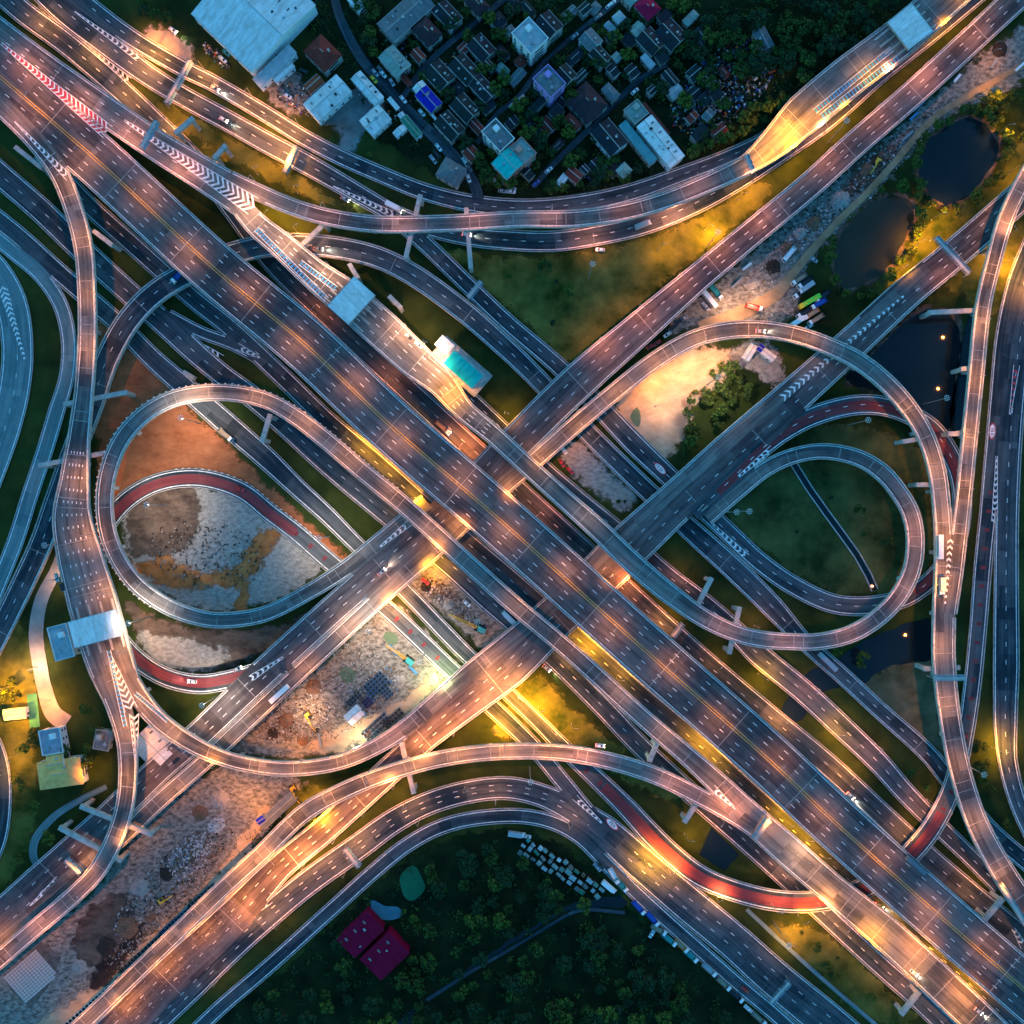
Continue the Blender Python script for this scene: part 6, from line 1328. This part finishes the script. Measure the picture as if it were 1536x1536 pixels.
wood([(1230, 440), (1245, 370), (1290, 300), (1370, 280), (1380, 210), (1440, 160), (1536, 140), (1536, 260), (1500, 320), (1400, 380), (1330, 440), (1260, 470)], 0, 10, O, .5, 1, '')
def ring(pts, n, jit, kinds, s0, s1, grp):
    A = np.array(pts + [pts[0]], float); sg = np.linalg.norm(np.diff(A, axis=0), axis=1); cs = np.concatenate([[0], np.cumsum(sg)]); rnd = random.Random(8)
    for i in range(n):
        s = cs[-1] * (i + rnd.uniform(-.3, .3)) / n; x = np.interp(s % cs[-1], cs, A[:, 0]) + rnd.gauss(0, jit); y = np.interp(s % cs[-1], cs, A[:, 1]) + rnd.gauss(0, jit)
        q = P(x, y, 0)
        if anyroad(q[0], q[1], 1.5): continue
        tree(x, y, rnd.uniform(s0, s1), rnd.choice(kinds), grp)
ring([(1368, 245), (1388, 200), (1440, 168), (1485, 175), (1512, 220), (1492, 272), (1450, 310), (1404, 316), (1376, 285)], 30, 4, [1, 1, 5, 2, 9], .6, 1.05, 'trees around the dark upper pond')
ring([(1238, 388), (1258, 335), (1300, 294), (1348, 280), (1382, 310), (1374, 358), (1340, 412), (1296, 442), (1254, 442)], 32, 4, [1, 1, 5, 2, 9], .6, 1.05, 'trees around the brown pond')
wood([(1440, 150), (1536, 125), (1536, 250), (1510, 270)], 8, 13, [2, 6], .7, 1.1, 'olive trees at the right edge above the ponds')
wood([(1030, 600), (1080, 540), (1110, 560), (1130, 590), (1110, 640), (1060, 680), (1020, 680)], 30, 8, [1, 2, 5, 6], .5, .95, 'trees below the sandy clearing')
wood([(345, 1530), (430, 1460), (500, 1385), (560, 1330), (620, 1290), (740, 1255), (790, 1285), (880, 1345), (930, 1340), (940, 1375), (1000, 1440), (1080, 1500), (1120, 1536)], 112, 11, D + D + [1, 5], .7, 1.45, 'trees of the lower wood')
wood([(5, 1010), (50, 1010), (150, 1060), (170, 1180), (150, 1220), (30, 1300), (5, 1200)], 16, 12, [1, 2, 5, 6], .6, 1.1, 'trees around the yellow-roofed house')
wood([(655, 400), (740, 400), (860, 400), (840, 520), (780, 480)], 5, 20, [0, 1, 9, 10], .6, 1.2, 'shrubs in the triangular grass field')
wood([(1230, 965), (1300, 985), (1280, 1010), (1210, 990)], 3, 9, [1, 5], .5, .9, 'trees by the canal pool')
wood([(1180, 1030), (1300, 1120), (1400, 1150), (1420, 1230), (1360, 1200), (1240, 1080)], 7, 13, [0, 1], .5, .9, 'trees between the right ground roads')
wood([(1455, 1100), (1500, 1120), (1530, 1250), (1500, 1250), (1460, 1160)], 6, 10, [2, 0, 6], .5, .9, 'trees beside the far right roads')
wood([(1110, 1380), (1240, 1390), (1380, 1500), (1300, 1530), (1150, 1420)], 7, 18, [2, 9, 10, 1], .5, .8, 'shrubs on the lower right verge')
wood([(430, 1190), (500, 1195), (540, 1190), (420, 1300)], 5, 8, [2, 9], .4, .7, 'lit shrubs between the lower ramps', roadm=1)
wood([(200, 10), (280, 0), (300, 60), (240, 40)], 4, 12, [0, 3], .6, 1.0, 'dark trees left of the warehouse')
wood([(380, 165), (440, 190), (520, 235), (600, 265), (680, 290), (560, 235), (480, 205)], 10, 11, [0, 1, 9], .35, .6, 'hedge bushes above the frontage road', roadm=.8, boxk=.4)
wood([(820, 560), (850, 620), (700, 480), (640, 440), (600, 430)], 5, 14, [0, 9, 10], .4, .7, 'shrubs between the two ground roads')
wood([(1120, 700), (1200, 650), (1340, 760), (1340, 860), (1250, 880), (1120, 780)], 7, 24, [8, 9, 10, 0], .5, .9, 'bushes inside the right inner loop')
wood([(830, 780), (930, 745), (960, 765), (920, 770)], 2, 8, [9, 10], .6, .9, 'bushes beside the gravel triangle')
TREQ.sort(key=lambda q: -q[2]); nt_ = 0; rest = []
for q in TREQ:
    if q[3] < 8:
        nt_ += 1
        if nt_ > 296: rest.append(q); continue
    put_tree(*q)
print('TREES', len(TREQ), 'in one mass', len(rest))
if rest:
    mb = MB(); arr = {}
    for (px, py, sc_, i, grp) in rest:
        o0 = P(px, py, 0); a = random.uniform(0, 6.28); ca, sa = math.cos(a) * sc_, math.sin(a) * sc_
        for ch in TP[i].children:
            me = ch.data
            if i not in arr: arr[i] = {}
            if ch.name not in arr[i]: arr[i][ch.name] = ([tuple(v.co) for v in me.vertices], [(tuple(p.vertices), p.material_index) for p in me.polygons], list(me.materials))
            V, Fs, Ms = arr[i][ch.name]; base = len(mb.v)
            mb.v += [(o0[0] + x * ca - y * sa, o0[1] + x * sa + y * ca, z * sc_) for x, y, z in V]
            for f, mi in Fs: mb.f.append(tuple(base + k for k in f)); mb.mi.append(mb.m(Ms[mi])); mb.uv.append([(0, 0)] * len(f))
    tag(mb.build('small_trees'), 'smallest trees filling the gaps between the other trees of the woods and gardens', None, None, 'stuff')
for i, r in enumerate(TP):
    if not TU[i]:
        for c in list(r.children): bpy.data.objects.remove(c)
        bpy.data.objects.remove(r)
# dense understorey of the lower wood and the upper gardens: leaf litter and low plants nobody could count
def undergrowth(poly, n, label):
    mb = MB(); rnd = random.Random(n); xs = [p[0] for p in poly]; ys = [p[1] for p in poly]; c = 0
    while c < n:
        x = rnd.uniform(min(xs), max(xs)); y = rnd.uniform(min(ys), max(ys)); c += 1
        if not inpoly(x, y, poly): continue
        q = P(x, y, 0)
        if any(abs(x - a) < r_ * .55 and abs(y - b) < r_ * .55 for a, b, r_ in BOXES): continue
        if anyroad(q[0], q[1], .8): continue
        m = LM[rnd.choice([0, 0, 3, 1])]; 
        for k in range(9):
            s = rnd.uniform(.3, .8); X = q[0] + rnd.gauss(0, 1.1); Y = q[1] + rnd.gauss(0, 1.1); Z = rnd.uniform(.2, 1.6); a = rnd.uniform(0, 6.28); dz = rnd.uniform(-.4, .4)
            mb.face([(X - s * math.cos(a), Y - s * math.sin(a), Z - dz), (X + s * .6 * math.sin(a), Y - s * .6 * math.cos(a), Z), (X + s * math.cos(a), Y + s * math.sin(a), Z + dz), (X - s * .6 * math.sin(a), Y + s * .6 * math.cos(a), Z)], m)
    tag(mb.build('undergrowth'), label, None, None, 'stuff')
undergrowth([(345, 1536), (430, 1460), (500, 1385), (560, 1330), (620, 1290), (740, 1255), (790, 1285), (880, 1345), (940, 1375), (1000, 1440), (1080, 1500), (1120, 1536)], 500, 'low plants on the floor of the lower wood')
undergrowth([(440, 0), (540, 150), (700, 285), (860, 290), (1000, 262), (1110, 225), (1330, 30), (1330, 0)], 1300, 'low plants between the upper houses and the upper right wood')

# lamp count and duplicate label groups
for lab, os_ in USED.items():
    if len(os_) > 1:
        for o in os_: pass
bylab = {}
for o in bpy.data.objects:
    if 'label' in o and 'category' in o: bylab.setdefault(o['label'], []).append(o)
for lab, os_ in bylab.items():
    if len({o.get('group') for o in os_}) > 1:
        for o in os_: o['group'] = os_[0].get('group') or 'alike things'
print('TREES', len(TPOS), 'LAMPS', LN[0], 'OBJECTS', len(bpy.data.objects))
